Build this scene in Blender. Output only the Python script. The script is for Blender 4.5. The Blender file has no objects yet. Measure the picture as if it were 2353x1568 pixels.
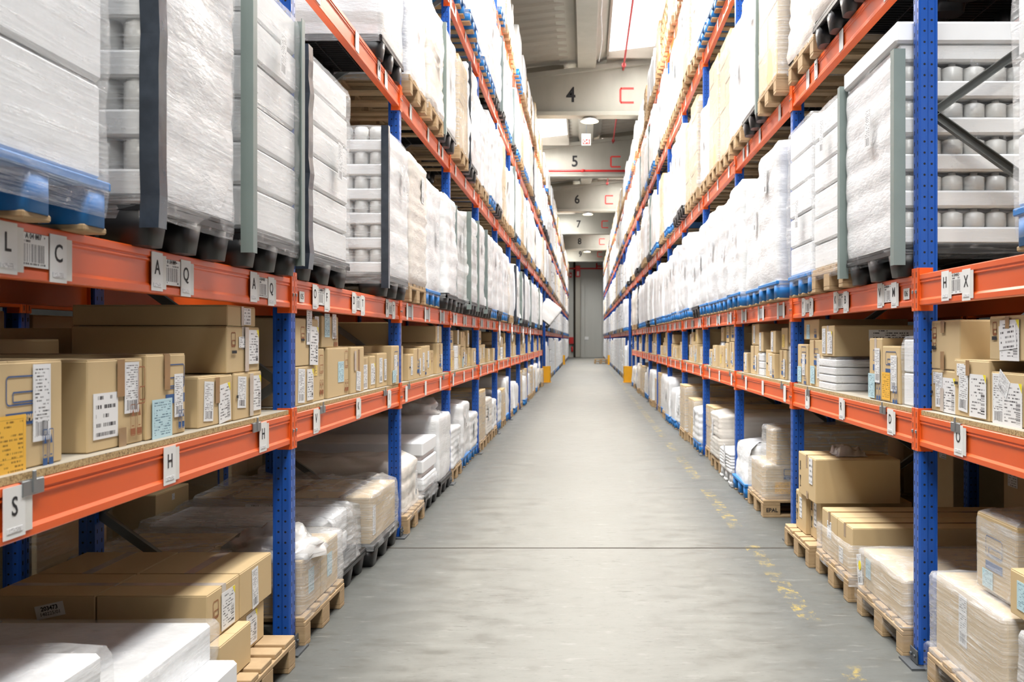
import bpy, bmesh, math, random
from mathutils import Vector, Matrix, noise

# ------------------------------------------------------------------ camera
S = bpy.context.scene
COL = S.collection
PI = math.pi
F, CX, CY, H = 2340.0, 1345.0, 781.0, 1.48       # focal length in px, vanishing point, eye height
XL, XR = 1.386, 1.507                            # distance of the two rack fronts from the camera axis
cam = bpy.data.cameras.new('camera')
cam.sensor_width = 36.0
cam.lens = F * 36.0 / 2353.0
cam.shift_x = (2353 / 2 - CX) / 2353.0
cam.shift_y = (CY - 1568 / 2) / 2353.0
cam.clip_start = 0.05
cam.clip_end = 300
cam.dof.use_dof = True
cam.dof.focus_distance = 5.6
cam.dof.aperture_fstop = 5.6
camo = bpy.data.objects.new('camera', cam)
camo.location = (0, 0, H)
camo.rotation_euler = (PI / 2, 0, 0)
COL.objects.link(camo)
S.camera = camo

# ------------------------------------------------------------------ world, light, exposure
S.view_settings.view_transform = 'Standard'
S.view_settings.look = 'None'
S.view_settings.gamma = 1.0
S.view_settings.use_curve_mapping = False
S.view_settings.exposure = 0.94
W = bpy.data.worlds.new('world')
S.world = W
W.use_nodes = True
W.node_tree.nodes['Background'].inputs[0].default_value = (0.85, 0.93, 1.0, 1)
W.node_tree.nodes['Background'].inputs[1].default_value = 1.0
S.cycles.max_bounces = 8
S.cycles.diffuse_bounces = 2
S.cycles.transparent_max_bounces = 12
S.cycles.sample_clamp_indirect = 4.0

BEAM_Y = {n: 29.1 + 10.8 * (n - 4) for n in range(1, 10)}   # concrete roof beams 1 .. 9
WALL_Y = 85.5
ROOF_Z = lambda x: H + 8.0 + 0.12 * x
SKY = {}                                         # bay -> (x0, x1) of its skylight
for n in range(-1, 9):
    SKY[n] = (0.66, 1.95) if n % 2 else (-2.6, -0.68)


def area(name, loc, sx, sy, power, color=(1, 1, 1), rot=(0, 0, 0), spread=None):
    l = bpy.data.lights.new(name, 'AREA')
    l.shape = 'RECTANGLE'
    l.size, l.size_y, l.energy, l.color = sx, sy, power, color
    if spread: l.spread = spread
    o = bpy.data.objects.new(name, l)
    o.location = loc
    o.rotation_euler = rot
    COL.objects.link(o)
    return o


SKY_POWER = 330.0
LAMP_POWER = 200.0
BACK_Y = -25.2
for n, (x0, x1), kk in [(n, SKY[n], 1.0) for n in range(-1, 9)] + [(n, (.66, 1.95) if n % 2 == 0 else (-2.6, -.68), .55) for n in range(-1, 3)]:  # second list: unseen extra roof lights, added to brighten the near bays
    y0 = 29.1 + 10.8 * (n - 4)
    xc = (x0 + x1) / 2
    area('skylight_and_fill_light', (xc, y0 + 5.3, ROOF_Z(xc) - 0.12), x1 - x0 - .1, 9.4,
         kk * SKY_POWER * (x1 - x0) / 1.3, (0.98, 0.99, 1.0), (0, -0.12, 0), math.radians(140))
for ly in (-14.1, -3.3, 7.5, 18.3, 29.1, 50.7, 72.3):
    l = bpy.data.lights.new('high_bay_light', 'AREA')
    l.shape = 'DISK'
    l.size, l.energy, l.color = 0.42, LAMP_POWER, (1.0, 0.94, 0.84)
    o = bpy.data.objects.new('high_bay_light', l)
    o.location = (0.12, ly, H + 6.2)
    COL.objects.link(o)

# ------------------------------------------------------------------ node helpers
class NT:
    def __init__(s, name):
        s.m = bpy.data.materials.new(name)
        s.m.use_nodes = True
        s.t = s.m.node_tree
        s.n = s.t.nodes
        s.b = s.n['Principled BSDF']
        s.out = s.n['Material Output']

    def node(s, typ, **kw):
        n = s.n.new(typ)
        for k, v in kw.items(): setattr(n, k, v)
        return n

    def put(s, sock, v):
        if isinstance(v, bpy.types.NodeSocket): s.t.links.new(v, sock)
        elif v is not None: sock.default_value = v

    def math(s, op, a, b=None, c=None):
        n = s.node('ShaderNodeMath', operation=op)
        s.put(n.inputs[0], a); s.put(n.inputs[1], b)
        if c is not None: s.put(n.inputs[2], c)
        return n.outputs[0]

    def co(s, kind='Object'):
        return s.node('ShaderNodeTexCoord').outputs[kind]

    def xyz(s, v):
        n = s.node('ShaderNodeSeparateXYZ'); s.put(n.inputs[0], v)
        return n.outputs

    def comb(s, x, y, z):
        n = s.node('ShaderNodeCombineXYZ')
        s.put(n.inputs[0], x); s.put(n.inputs[1], y); s.put(n.inputs[2], z)
        return n.outputs[0]

    def noise(s, vec, scale=5, detail=3, rough=.5, stretch=None, w=None):
        n = s.node('ShaderNodeTexNoise')
        if w is not None:
            n.noise_dimensions = '4D'; s.put(n.inputs['W'], w)
        if stretch:
            m = s.node('ShaderNodeVectorMath', operation='MULTIPLY')
            s.put(m.inputs[0], vec); m.inputs[1].default_value = stretch
            vec = m.outputs[0]
        s.put(n.inputs['Vector'], vec)
        n.inputs['Scale'].default_value = scale
        n.inputs['Detail'].default_value = detail
        n.inputs['Roughness'].default_value = rough
        return n.outputs['Fac']

    def ramp(s, fac, *stops):
        n = s.node('ShaderNodeValToRGB')
        e = n.color_ramp.elements
        while len(e) < len(stops): e.new(.5)
        for i, (p, c) in enumerate(stops):
            e[i].position = p
            e[i].color = (c, c, c, 1) if not isinstance(c, tuple) else (*c, 1)
        s.put(n.inputs[0], fac)
        return n.outputs[0]

    def mix(s, fac, a, b, mode='MIX'):
        n = s.node('ShaderNodeMix', data_type='RGBA', blend_type=mode)
        s.put(n.inputs[0], fac)
        for sock, v in ((n.inputs[6], a), (n.inputs[7], b)):
            if isinstance(v, tuple): v = (*v, 1)
            s.put(sock, v)
        return n.outputs[2]

    def bump(s, h, strength=.3, dist=.01):
        n = s.node('ShaderNodeBump')
        n.inputs['Strength'].default_value = strength
        n.inputs['Distance'].default_value = dist
        s.put(n.inputs['Height'], h)
        s.put(s.b.inputs['Normal'], n.outputs[0])
        return n.outputs[0]

    def set(s, color=None, rough=None, metal=None, spec=None):
        if color is not None: s.put(s.b.inputs['Base Color'], (*color, 1) if isinstance(color, tuple) else color)
        if rough is not None: s.put(s.b.inputs['Roughness'], rough)
        if metal is not None: s.put(s.b.inputs['Metallic'], metal)
        if spec is not None: s.put(s.b.inputs['Specular IOR Level'], spec)
        return s.m


def plain(name, color, rough=.5, metal=0.0, var=.12, scale=6.0, bump=0.0):
    t = NT(name)
    n = t.noise(t.co(), scale, 4)
    c2 = tuple(c * (1 - var) for c in color)
    c1 = tuple(min(1, c * (1 + var)) for c in color)
    if bump: t.bump(n, bump, .004)
    return t.set(t.mix(n, c2, c1), rough, metal)


M = {}
M['orange'] = plain('orange_paint', (.80, .11, .010), .36, 0, .1, 3)
M['black_plastic'] = plain('black_plastic', (.010, .010, .011), .4, 0, .3, 8)
M['blue_pallet'] = plain('blue_pallet_paint', (.012, .18, .52), .45, 0, .25, 7, .3)
M['white_plastic'] = plain('white_plastic', (.78, .78, .77), .35, 0, .05)
M['steel'] = plain('galvanised_steel', (.32, .34, .35), .42, .8, .2, 20)
M['dark_steel'] = plain('dark_steel_plate', (.10, .11, .12), .5, .5, .25, 12)
M['brace'] = plain('grey_brace_steel', (.17, .18, .175), .45, .6, .2, 8)
M['guard'] = plain('grey_green_edge_board', (.20, .25, .235), .4, 0, .15, 5)
M['guard_dark'] = plain('dark_blue_grey_edge_board', (.035, .045, .06), .22, 0, .6, 14, .5)
M['yellow'] = plain('yellow_guard_paint', (.86, .42, .01), .45, 0, .12, 5)
M['red'] = plain('red_paint', (.62, .02, .02), .4, 0, .1)
M['pipe_red'] = plain('red_pipe_paint', (.50, .05, .05), .45, 0, .1)
M['gap'] = plain('dark_gap', (.03, .022, .014), .9, 0, .1)
M['ink_black'] = plain('black_ink', (.012, .012, .014), .7, 0, .1)
M['ink_blue'] = plain('blue_ink', (.025, .085, .24), .7, 0, .15, 15)
M['ink_brown'] = plain('brown_ink', (.30, .10, .035), .7, 0, .15, 15)
M['ink_red'] = plain('red_ink', (.85, .06, .05), .7, 0, .15, 15)
M['paper'] = plain('white_paper', (.80, .80, .78), .55, 0, .05, 9)
M['paper_dull'] = plain('dull_tape_paper', (.72, .71, .67), .5, 0, .1, 20)
M['paper_grey'] = plain('printed_barcode_paper', (.38, .38, .38), .55, 0, .05)
M['tape'] = plain('brown_packing_tape', (.34, .21, .10), .22, 0, .2, 12)
M['tape_clear'] = plain('clear_packing_tape', (.60, .53, .46), .2, 0, .15, 30)
M['foam'] = plain('white_foam', (.87, .885, .90), .5, 0, .04, 8)
M['foam_pink'] = plain('pink_tinted_foam_tray', (.74, .66, .65), .5, 0, .05)
M['tray'] = plain('white_card_tray', (.85, .86, .865), .45, 0, .05)
M['bottle'] = plain('translucent_white_bottle', (.62, .62, .60), .3, 0, .08)
M['yellow_dot'] = plain('yellow_label_corner', (.9, .75, .02), .5)
M['warm_bag'] = plain('clear_film_bag', (.58, .57, .55), .15, 0, .35, 14, .8)


def mk_carton():
    t = NT('corrugated_cardboard')
    o = t.co()
    n = t.noise(o, 3, 5, .6)
    r = t.node('ShaderNodeObjectInfo').outputs['Random']
    c = t.mix(n, (.56, .41, .215), (.66, .495, .275))
    c = t.mix(t.math('MULTIPLY', r, .4), c, (.62, .475, .28))
    t.bump(t.noise(o, 60, 2, .5, (1, 1, .1)), .12, .002)
    return t.set(c, .72, spec=.25)


M['carton'] = mk_carton()


def mk_chip():
    t = NT('chipboard_edge')
    n = t.noise(t.co(), 160, 4, .7)
    c = t.ramp(n, (.35, (.10, .055, .02)), (.45, (.42, .28, .12)), (.65, (.60, .44, .22)))
    return t.set(c, .8)


M['chip'] = mk_chip()
M['chip_top'] = plain('dusty_chipboard_top', (.40, .36, .29), .6, 0, .15, 9)


def mk_wood(name, a, b):
    t = NT(name)
    o = t.co()
    n = t.noise(o, 9, 5, .65, (1, 1, 6))
    g = t.noise(o, 3, 2)
    r = t.node('ShaderNodeObjectInfo').outputs['Random']
    c = t.mix(n, a, b)
    c = t.mix(t.math('MULTIPLY', t.ramp(g, (.35, 0.), (.7, 1.)), .35), c, tuple(x * .5 for x in a))
    c = t.mix(t.math('MULTIPLY', r, .35), c, tuple(x * .62 for x in b))
    t.bump(n, .3, .004)
    return t.set(c, .75)


M['wood'] = mk_wood('pine_pallet_wood', (.33, .20, .09), (.64, .46, .26))


def mk_post():
    t = NT('blue_perforated_post')
    o = t.xyz(t.co())
    nr = t.xyz(t.co('Normal'))
    zf = t.math('ABSOLUTE', t.math('SUBTRACT', t.math('FRACT', t.math('DIVIDE', o[2], .05)), .5))   # 0..0.5
    ax = t.math('ABSOLUTE', o[0])
    slot = t.math('MULTIPLY', t.math('LESS_THAN', t.math('ABSOLUTE', t.math('SUBTRACT', ax, .022)), .0045),
                  t.math('LESS_THAN', zf, .19))
    slot = t.math('MULTIPLY', slot, t.math('GREATER_THAN', t.math('ABSOLUTE', nr[1]), .8))
    dz = t.math('MULTIPLY', zf, .05)
    def hole(yc):
        dy = t.math('SUBTRACT', o[1], yc)
        d = t.math('ADD', t.math('MULTIPLY', dy, dy), t.math('MULTIPLY', dz, dz))
        return t.math('LESS_THAN', d, .0052 ** 2)
    h = t.math('MULTIPLY', t.math('MAXIMUM', hole(.024), hole(.058)), t.math('GREATER_THAN', t.math('ABSOLUTE', nr[0]), .8))
    m = t.math('MAXIMUM', slot, h)
    n = t.noise(t.co(), 6, 4)
    c = t.mix(n, (.008, .065, .33), (.012, .10, .46))
    return t.set(t.mix(m, c, (.004, .005, .008)), t.math('ADD', t.math('MULTIPLY', m, .5), .33))


M['blue_post'] = mk_post()


def mk_white(name, tint, bands, period, streak=1.0):
    """stacked white trays under tight stretch film: tray rows are real colour differences of the goods"""
    t = NT(name)
    o = t.co()
    x = t.xyz(o)
    r = t.node('ShaderNodeObjectInfo').outputs['Random']
    row = t.math('FRACT', t.math('DIVIDE', x[2], period))
    wob = t.noise(o, 6, 3, .5)
    row = t.math('ADD', row, t.math('MULTIPLY', t.math('SUBTRACT', wob, .5), .25))
    band = t.ramp(row, (.38, 0.), (.46, 1.), (.88, 1.), (.95, 0.))
    big = t.noise(o, 2.2, 3, .6, w=t.math('MULTIPLY', r, 20))
    c = t.mix(big, tuple(q * .88 for q in tint), tint)
    c = t.mix(t.math('MULTIPLY', band, bands), c, (.50, .49, .46))
    tn = t.ramp(t.noise(o, 5, 4, .6, w=t.math('MULTIPLY', r, 9)), (.55, 0.), (.75, 1.))
    c = t.mix(t.math('MULTIPLY', tn, .22), c, (.62, .50, .46))
    w1 = t.noise(o, 5, 5, .58, (1.0, 1.0, 2.0), w=t.math('MULTIPLY', r, 7))
    w2 = t.noise(o, 40, 3, .6, (.35, .35, 2.0))
    w3 = t.noise(o, 1.0, 4, .65, (4, 4, 60), w=r)
    hgt = t.math('ADD', t.math('ADD', w1, t.math('MULTIPLY', w2, .18 * streak)), t.math('MULTIPLY', w3, .06))
    t.bump(hgt, .32, .03)
    return t.set(c, .24, spec=.6)


M['white_load'] = mk_white('white_trays_in_film', (.87, .885, .90), .10, .19)
M['white_load_rows'] = mk_white('white_trays_and_jars_in_film', (.83, .845, .85), .55, .16)
M['cream_load'] = mk_white('cream_sacks_in_film', (.80, .75, .68), .12, .11)


def mk_film(name, a0, a1, rot=.5, tint=(.92, .94, .96)):
    t = NT(name)
    o = t.co()
    r = t.node('ShaderNodeObjectInfo').outputs['Random']
    def streak(rx, ry, sc, hi, w):
        mp = t.node('ShaderNodeMapping')
        mp.inputs['Rotation'].default_value = (rx, ry, 0)
        mp.inputs['Scale'].default_value = (sc, sc, hi)
        t.put(mp.inputs[0], o)
        n = t.noise(mp.outputs[0], 1.0, 4, .65, w=t.math('ADD', t.math('MULTIPLY', r, 9), w))
        return n
    s1 = streak(rot, rot, 2.2, 48, 0.)
    s2 = streak(-rot * .5, -rot * .7, 3.0, 70, 4.)
    c1 = t.ramp(s1, (.50, 0.), (.60, .45), (.72, 1.))
    c2 = t.ramp(s2, (.55, 0.), (.66, .6), (.74, 1.))
    patch = t.ramp(t.noise(o, 3.5, 3, .6), (.40, .25), (.62, 1.))
    cr = t.noise(o, 13, 5, .65)
    st = t.math('MULTIPLY', t.math('MAXIMUM', c1, c2), patch)
    al = t.math('ADD', t.math('MULTIPLY', st, a1 - a0), a0)
    al = t.math('ADD', al, t.math('MULTIPLY', t.ramp(cr, (.60, 0.), (.72, 1.)), .18))
    t.put(t.b.inputs['Alpha'], t.math('MINIMUM', al, 1.))
    t.bump(t.math('ADD', t.math('ADD', s1, s2), t.math('MULTIPLY', cr, 1.5)), .55, .012)
    return t.set(tint, .11, spec=1.0)


M['film'] = mk_film('stretch_film', .26, .80)
M['film_milky'] = mk_film('milky_stretch_film', .16, .70, .25, (.95, .96, .97))
M['film_thin'] = mk_film('thin_stretch_film', .03, .45, .7)


def mk_label(name, paper, rows=12, bar=None, big=None, border=True, ink=(.03, .03, .035), vertical_bar=False):
    t = NT(name)
    u = t.xyz(t.co('UV'))
    r = t.node('ShaderNodeObjectInfo').outputs['Random']
    yr = t.math('MULTIPLY', u[1], float(rows))
    fy = t.math('FRACT', yr)
    row = t.math('FLOOR', yr)
    line = t.math('MULTIPLY', t.math('GREATER_THAN', fy, .3), t.math('LESS_THAN', fy, .72))
    word = t.noise(t.comb(t.math('MULTIPLY', u[0], 16.), t.math('MULTIPLY', row, 7.3), t.math('MULTIPLY', r, 30)), 2.2, 2)
    gate = t.noise(t.comb(t.math('MULTIPLY', u[0], 2.5), t.math('MULTIPLY', row, 3.1), r), 1.5, 0)
    ink_m = t.math('MULTIPLY', line, t.math('GREATER_THAN', word, .47))
    ink_m = t.math('MULTIPLY', ink_m, t.math('GREATER_THAN', gate, .46))
    inside = t.math('MULTIPLY', t.math('LESS_THAN', t.math('ABSOLUTE', t.math('SUBTRACT', u[0], .5)), .40),
                    t.math('LESS_THAN', t.math('ABSOLUTE', t.math('SUBTRACT', u[1], .5)), .44))
    ink_m = t.math('MULTIPLY', ink_m, inside)
    if bar:
        b = t.noise(t.comb(t.math('MULTIPLY', u[1 if vertical_bar else 0], 30.), 0., t.math('MULTIPLY', r, 40)), 1.9, 1)
        b = t.math('GREATER_THAN', b, .5)
        ax = 0 if vertical_bar else 1
        ox = 1 if vertical_bar else 0
        z = t.math('MULTIPLY', t.math('GREATER_THAN', u[ax], bar[0]), t.math('LESS_THAN', u[ax], bar[1]))
        z2 = t.math('MULTIPLY', z, t.math('LESS_THAN', t.math('ABSOLUTE', t.math('SUBTRACT', u[ox], .5)), .36 if not vertical_bar else .42))
        if vertical_bar: z2 = t.math('MULTIPLY', z2, t.math('LESS_THAN', u[1], .55))
        bb = t.math('MULTIPLY', b, z2)
        keep = t.math('SUBTRACT', 1., z if not vertical_bar else z2)
        ink_m = t.math('MAXIMUM', t.math('MULTIPLY', ink_m, keep), bb)
    if border:
        e = t.math('ABSOLUTE', t.math('SUBTRACT', u[0], .5))
        f2 = t.math('ABSOLUTE', t.math('SUBTRACT', u[1], .62))
        fr = t.math('MAXIMUM', t.math('MULTIPLY', e, 1 / .42), t.math('MULTIPLY', f2, 1 / .32))
        fr = t.math('LESS_THAN', t.math('ABSOLUTE', t.math('SUBTRACT', fr, .98)), .012)
        ink_m = t.math('MAXIMUM', ink_m, t.math('MULTIPLY', fr, .6))
    return t.set(t.mix(ink_m, paper, ink), .5)


M['label_form'] = mk_label('white_shipping_form', (.80, .81, .82), 22, (.07, .25))
M['label_dense'] = mk_label('white_printed_goods_label', (.80, .80, .80), 13, (.70, .92), border=False, vertical_bar=True)
M['label_small'] = mk_label('small_white_sticker', (.82, .82, .82), 5, None, border=False)
M['label_blue'] = mk_label('pale_blue_form', (.50, .70, .76), 16, None, ink=(.03, .12, .2))
M['label_yellow'] = mk_label('yellow_form', (.85, .62, .16), 16, None, ink=(.2, .13, .02))
M['label_orange'] = mk_label('orange_form', (.86, .48, .05), 14, None, ink=(.25, .12, .0))
M['label_bar'] = mk_label('barcode_tag', (.80, .80, .78), 6, (.14, .68), border=False)


def mk_floor():
    t = NT('worn_concrete_floor')
    g = t.co()
    x = t.xyz(g)
    n1 = t.noise(g, .9, 6, .62, (1, .55, 1))
    n2 = t.noise(g, 4.5, 8, .72, (.8, 1.3, 1))
    n3 = t.noise(g, 38, 4, .7, (.4, 1.5, 1))
    worn = t.math('ADD', t.math('ABSOLUTE', t.math('SUBTRACT', x[0], -.02)), t.math('MULTIPLY', t.math('SUBTRACT', n1, .5), .55))
    lane = t.ramp(t.math('DIVIDE', worn, 2.0), (.36, 1.), (.58, 0.))
    sn1 = t.ramp(n1, (.32, 0.), (.68, 1.))
    sn2 = t.ramp(n2, (.38, 0.), (.60, 1.))
    c = t.mix(sn1, (.070, .074, .068), (.103, .107, .099))
    c2 = t.mix(sn2, (.120, .116, .096), (.182, .178, .154))
    c2 = t.mix(t.math('MULTIPLY', sn1, .4), c2, (.195, .192, .170))
    c = t.mix(t.math('MULTIPLY', lane, .85), c, c2)
    dirt = t.ramp(n2, (.36, 1.), (.46, 0.))
    c = t.mix(t.math('MULTIPLY', dirt, .30), c, (.070, .066, .052))
    patch = t.ramp(t.noise(g, 2.3, 4, .6), (.46, 0.), (.60, 1.))
    scuff = t.ramp(t.noise(g, 1.0, 6, .75, (7, 30, 1)), (.36, 1.), (.43, 0.))
    c = t.mix(t.math('MULTIPLY', t.math('MULTIPLY', scuff, patch), .75), c, (.055, .050, .038))
    spk = t.ramp(n3, (.33, 1.), (.40, 0.))
    c = t.mix(t.math('MULTIPLY', spk, .5), c, (.06, .056, .045))
    lite = t.ramp(t.noise(g, 1.0, 6, .7, (5, 16, 1)), (.58, 0.), (.68, 1.))
    c = t.mix(t.math('MULTIPLY', lite, .35), c, (.28, .275, .25))
    # worn dashes of yellow paint along the right rack
    inx = t.math('LESS_THAN', t.math('ABSOLUTE', t.math('SUBTRACT', x[0], 1.19)), .055)
    wear = t.ramp(t.noise(g, 9, 5, .75, (1.6, .8, 1)), (.50, 0.), (.62, .9))
    dash = t.ramp(t.noise(t.comb(0., t.math('MULTIPLY', x[1], 1.), 0.), 1.1, 1), (.44, 0.), (.50, 1.))
    c = t.mix(t.math('MULTIPLY', t.math('MULTIPLY', inx, wear), t.math('MULTIPLY', dash, .85)), c, (.36, .26, .04))
    t.bump(t.math('ADD', n2, n3), .12, .003)
    rough = t.ramp(n2, (.3, .38), (.7, .58))
    return t.set(c, rough, spec=.4)


M['floor'] = mk_floor()


def mk_concrete(name, a, b, sy=.25):
    t = NT(name)
    g = t.co()
    n = t.noise(g, 2, 6, .65, (1, 1, sy))
    m = t.noise(g, 14, 4, .7)
    c = t.mix(n, a, b)
    c = t.mix(t.math('MULTIPLY', t.ramp(m, (.25, 1.), (.36, 0.)), .35), c, tuple(q * .5 for q in a))
    t.bump(m, .15, .01)
    return t.set(c, .85, spec=.2)


M['concrete'] = mk_concrete('precast_concrete', (.36, .34, .285), (.48, .46, .395))
M['wall'] = mk_concrete('grey_concrete_wall', (.46, .46, .42), (.56, .555, .51), .12)
M['roof'] = mk_concrete('corrugated_fibre_cement', (.30, .27, .225), (.38, .345, .29), 1)
M['wall_dark'] = mk_concrete('shade_toned_wall_concrete', (.05, .05, .045), (.08, .078, .07))  # shade of the depths behind the racks put into the wall colour


def emis(name, color, k):
    t = NT(name)
    t.put(t.b.inputs['Emission Color'], (*color, 1))
    t.b.inputs['Emission Strength'].default_value = k
    return t.set(tuple(color), .5)


M['skylight'] = emis('bright_skylight_glazing', (1, 1, 1), 1.6)
M['lamp_glass'] = emis('warm_lamp_glass', (1.0, .86, .5), 3.0)

# ------------------------------------------------------------------ mesh helpers
class MB:
    def __init__(s):
        s.v, s.f, s.mi, s.uv, s.sm = [], [], [], {}, set()

    def box(s, x0, x1, y0, y1, z0, z1, c=0.0, mi=0, rot=0.0, tilt=None):
        """box, chamfered by c"""
        cx, cy, cz = (x0 + x1) / 2, (y0 + y1) / 2, (z0 + z1) / 2
        hx, hy, hz = abs(x1 - x0) / 2, abs(y1 - y0) / 2, abs(z1 - z0) / 2
        b = len(s.v)
        if c <= 0:
            P = [(i * hx, j * hy, k * hz) for i in (-1, 1) for j in (-1, 1) for k in (-1, 1)]
            Fc = [(0, 1, 3, 2), (4, 6, 7, 5), (0, 4, 5, 1), (2, 3, 7, 6), (0, 2, 6, 4), (1, 5, 7, 3)]
        else:
            c = min(c, hx * .9, hy * .9, hz * .9)
            P, ix = [], {}
            for i in (-1, 1):
                for j in (-1, 1):
                    for k in (-1, 1):
                        for a, q in enumerate(((i * hx, j * (hy - c), k * (hz - c)), (i * (hx - c), j * hy, k * (hz - c)), (i * (hx - c), j * (hy - c), k * hz))):
                            ix[i, j, k, a] = len(P); P.append(q)
            Fc = []
            for sg in (-1, 1):
                q = [(-1, -1), (1, -1), (1, 1), (-1, 1)]
                Fc.append([ix[sg, u, v, 0] for u, v in q]); Fc.append([ix[u, sg, v, 1] for u, v in q]); Fc.append([ix[u, v, sg, 2] for u, v in q])
            for u in (-1, 1):
                for v in (-1, 1):
                    Fc.append([ix[u, v, -1, 0], ix[u, v, 1, 0], ix[u, v, 1, 1], ix[u, v, -1, 1]])
                    Fc.append([ix[u, -1, v, 0], ix[u, 1, v, 0], ix[u, 1, v, 2], ix[u, -1, v, 2]])
                    Fc.append([ix[-1, u, v, 1], ix[1, u, v, 1], ix[1, u, v, 2], ix[-1, u, v, 2]])
            for i in (-1, 1):
                for j in (-1, 1):
                    for k in (-1, 1): Fc.append([ix[i, j, k, 0], ix[i, j, k, 1], ix[i, j, k, 2]])
            # orient outward
            G = []
            for f in Fc:
                a, b2, c2 = (Vector(P[f[0]]), Vector(P[f[1]]), Vector(P[f[2]]))
                nn = (b2 - a).cross(c2 - a)
                ctr = sum((Vector(P[q]) for q in f), Vector()) / len(f)
                G.append(list(f) if nn.dot(ctr) > 0 else list(reversed(f)))
            Fc = G
        R = None
        if tilt is not None: R = tilt
        elif rot: R = Matrix.Rotation(rot, 3, 'Z')
        for p in P:
            if R is not None: p = R @ Vector(p)
            s.v.append((p[0] + cx, p[1] + cy, p[2] + cz))
        for f in Fc:
            s.f.append([b + q for q in f]); s.mi.append(mi)
        return s

    def quad(s, pts, uvs=None, mi=0):
        b = len(s.v)
        s.v += [tuple(p) for p in pts]
        if uvs: s.uv[len(s.f)] = uvs
        s.f.append([b + i for i in range(len(pts))]); s.mi.append(mi)
        return s

    def prism(s, prof, axis, a0, a1, mi=0, caps=True):
        """profile (list of 2D) extruded along axis 0=x 1=y 2=z"""
        b = len(s.v); n = len(prof)
        for a in (a0, a1):
            for p, q in prof:
                s.v.append((a, p, q) if axis == 0 else (p, a, q) if axis == 1 else (p, q, a))
        for i in range(n):
            j = (i + 1) % n
            s.f.append([b + i, b + j, b + n + j, b + n + i]); s.mi.append(mi)
        if caps:
            s.f.append([b + i for i in reversed(range(n))]); s.mi.append(mi)
            s.f.append([b + n + i for i in range(n)]); s.mi.append(mi)
        return s

    def tube(s, p0, p1, r0, r1=None, n=12, mi=0, caps=True, smooth=True):
        r1 = r0 if r1 is None else r1
        p0, p1 = Vector(p0), Vector(p1)
        d = (p1 - p0).normalized()
        a = d.orthogonal().normalized(); c = d.cross(a)
        b = len(s.v)
        for p, r in ((p0, r0), (p1, r1)):
            for i in range(n):
                t = 2 * PI * i / n
                s.v.append(tuple(p + (a * math.cos(t) + c * math.sin(t)) * r))
        for i in range(n):
            j = (i + 1) % n
            if smooth: s.sm.add(len(s.f))
            s.f.append([b + i, b + j, b + n + j, b + n + i]); s.mi.append(mi)
        if caps:
            s.f.append([b + i for i in reversed(range(n))]); s.mi.append(mi)
            s.f.append([b + n + i for i in range(n)]); s.mi.append(mi)
        return s

    def lathe(s, prof, cx=0, cy=0, n=12, mi=0):
        b = len(s.v)
        for r, z in prof:
            for i in range(n):
                t = 2 * PI * i / n
                s.v.append((cx + r * math.cos(t), cy + r * math.sin(t), z))
        for k in range(len(prof) - 1):
            for i in range(n):
                j = (i + 1) % n
                s.sm.add(len(s.f))
                s.f.append([b + k * n + i, b + k * n + j, b + (k + 1) * n + j, b + (k + 1) * n + i]); s.mi.append(mi)
        s.f.append([b + i for i in reversed(range(n))]); s.mi.append(mi)
        s.f.append([b + (len(prof) - 1) * n + i for i in range(n)]); s.mi.append(mi)
        return s

    def add(s, other, mat=None, mi=None):
        b = len(s.v)
        for p in other.v: s.v.append(tuple(mat @ Vector(p)) if mat is not None else p)
        for i, f in enumerate(other.f):
            if i in other.uv: s.uv[len(s.f)] = other.uv[i]
            if i in other.sm: s.sm.add(len(s.f))
            s.f.append([b + q for q in f]); s.mi.append(other.mi[i] if mi is None else mi)
        return s

    def mesh(s, name, mats, smooth=False):
        me = bpy.data.meshes.new(name)
        me.from_pydata(s.v, [], s.f)
        for m in (mats if isinstance(mats, (list, tuple)) else [mats]): me.materials.append(M[m] if isinstance(m, str) else m)
        me.polygons.foreach_set('material_index', s.mi)
        if smooth: me.polygons.foreach_set('use_smooth', [True] * len(s.f))
        elif s.sm: me.polygons.foreach_set('use_smooth', [i in s.sm for i in range(len(s.f))])
        if s.uv:
            ul = me.uv_layers.new(name='UVMap')
            for p in me.polygons:
                q = s.uv.get(p.index)
                if q:
                    for li, c in zip(p.loop_indices, q): ul.data[li].uv = c
        me.update()
        return me


def obj(name, me, parent=None, loc=(0, 0, 0), rot=(0, 0, 0)):
    o = bpy.data.objects.new(name, me)
    o.location = loc
    o.rotation_euler = rot if isinstance(rot, tuple) else (0, 0, rot)
    if parent: o.parent = parent
    COL.objects.link(o)
    return o


def tag(o, label, cat, group=None, kind=None):
    o['label'] = label
    o['category'] = cat
    if group: o['group'] = group
    if kind: o['kind'] = kind
    return o


def struct(name, me, loc=(0, 0, 0), label=None, cat=None, rot=(0, 0, 0)):
    o = obj(name, me, None, loc, rot)
    o['kind'] = 'structure'
    o['label'] = label; o['category'] = cat
    return o


def empty(name, loc=(0, 0, 0), rz=0.0):
    o = bpy.data.objects.new(name, None)
    o.empty_display_size = .1
    o.location = loc
    o.rotation_euler = (0, 0, rz)
    COL.objects.link(o)
    return o


def dup(root, name=None):
    r = root.copy(); COL.objects.link(r)
    for ch in root.children:
        c = ch.copy(); COL.objects.link(c); c.parent = r
        for g in ch.children:
            d = g.copy(); COL.objects.link(d); d.parent = c
    return r


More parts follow.
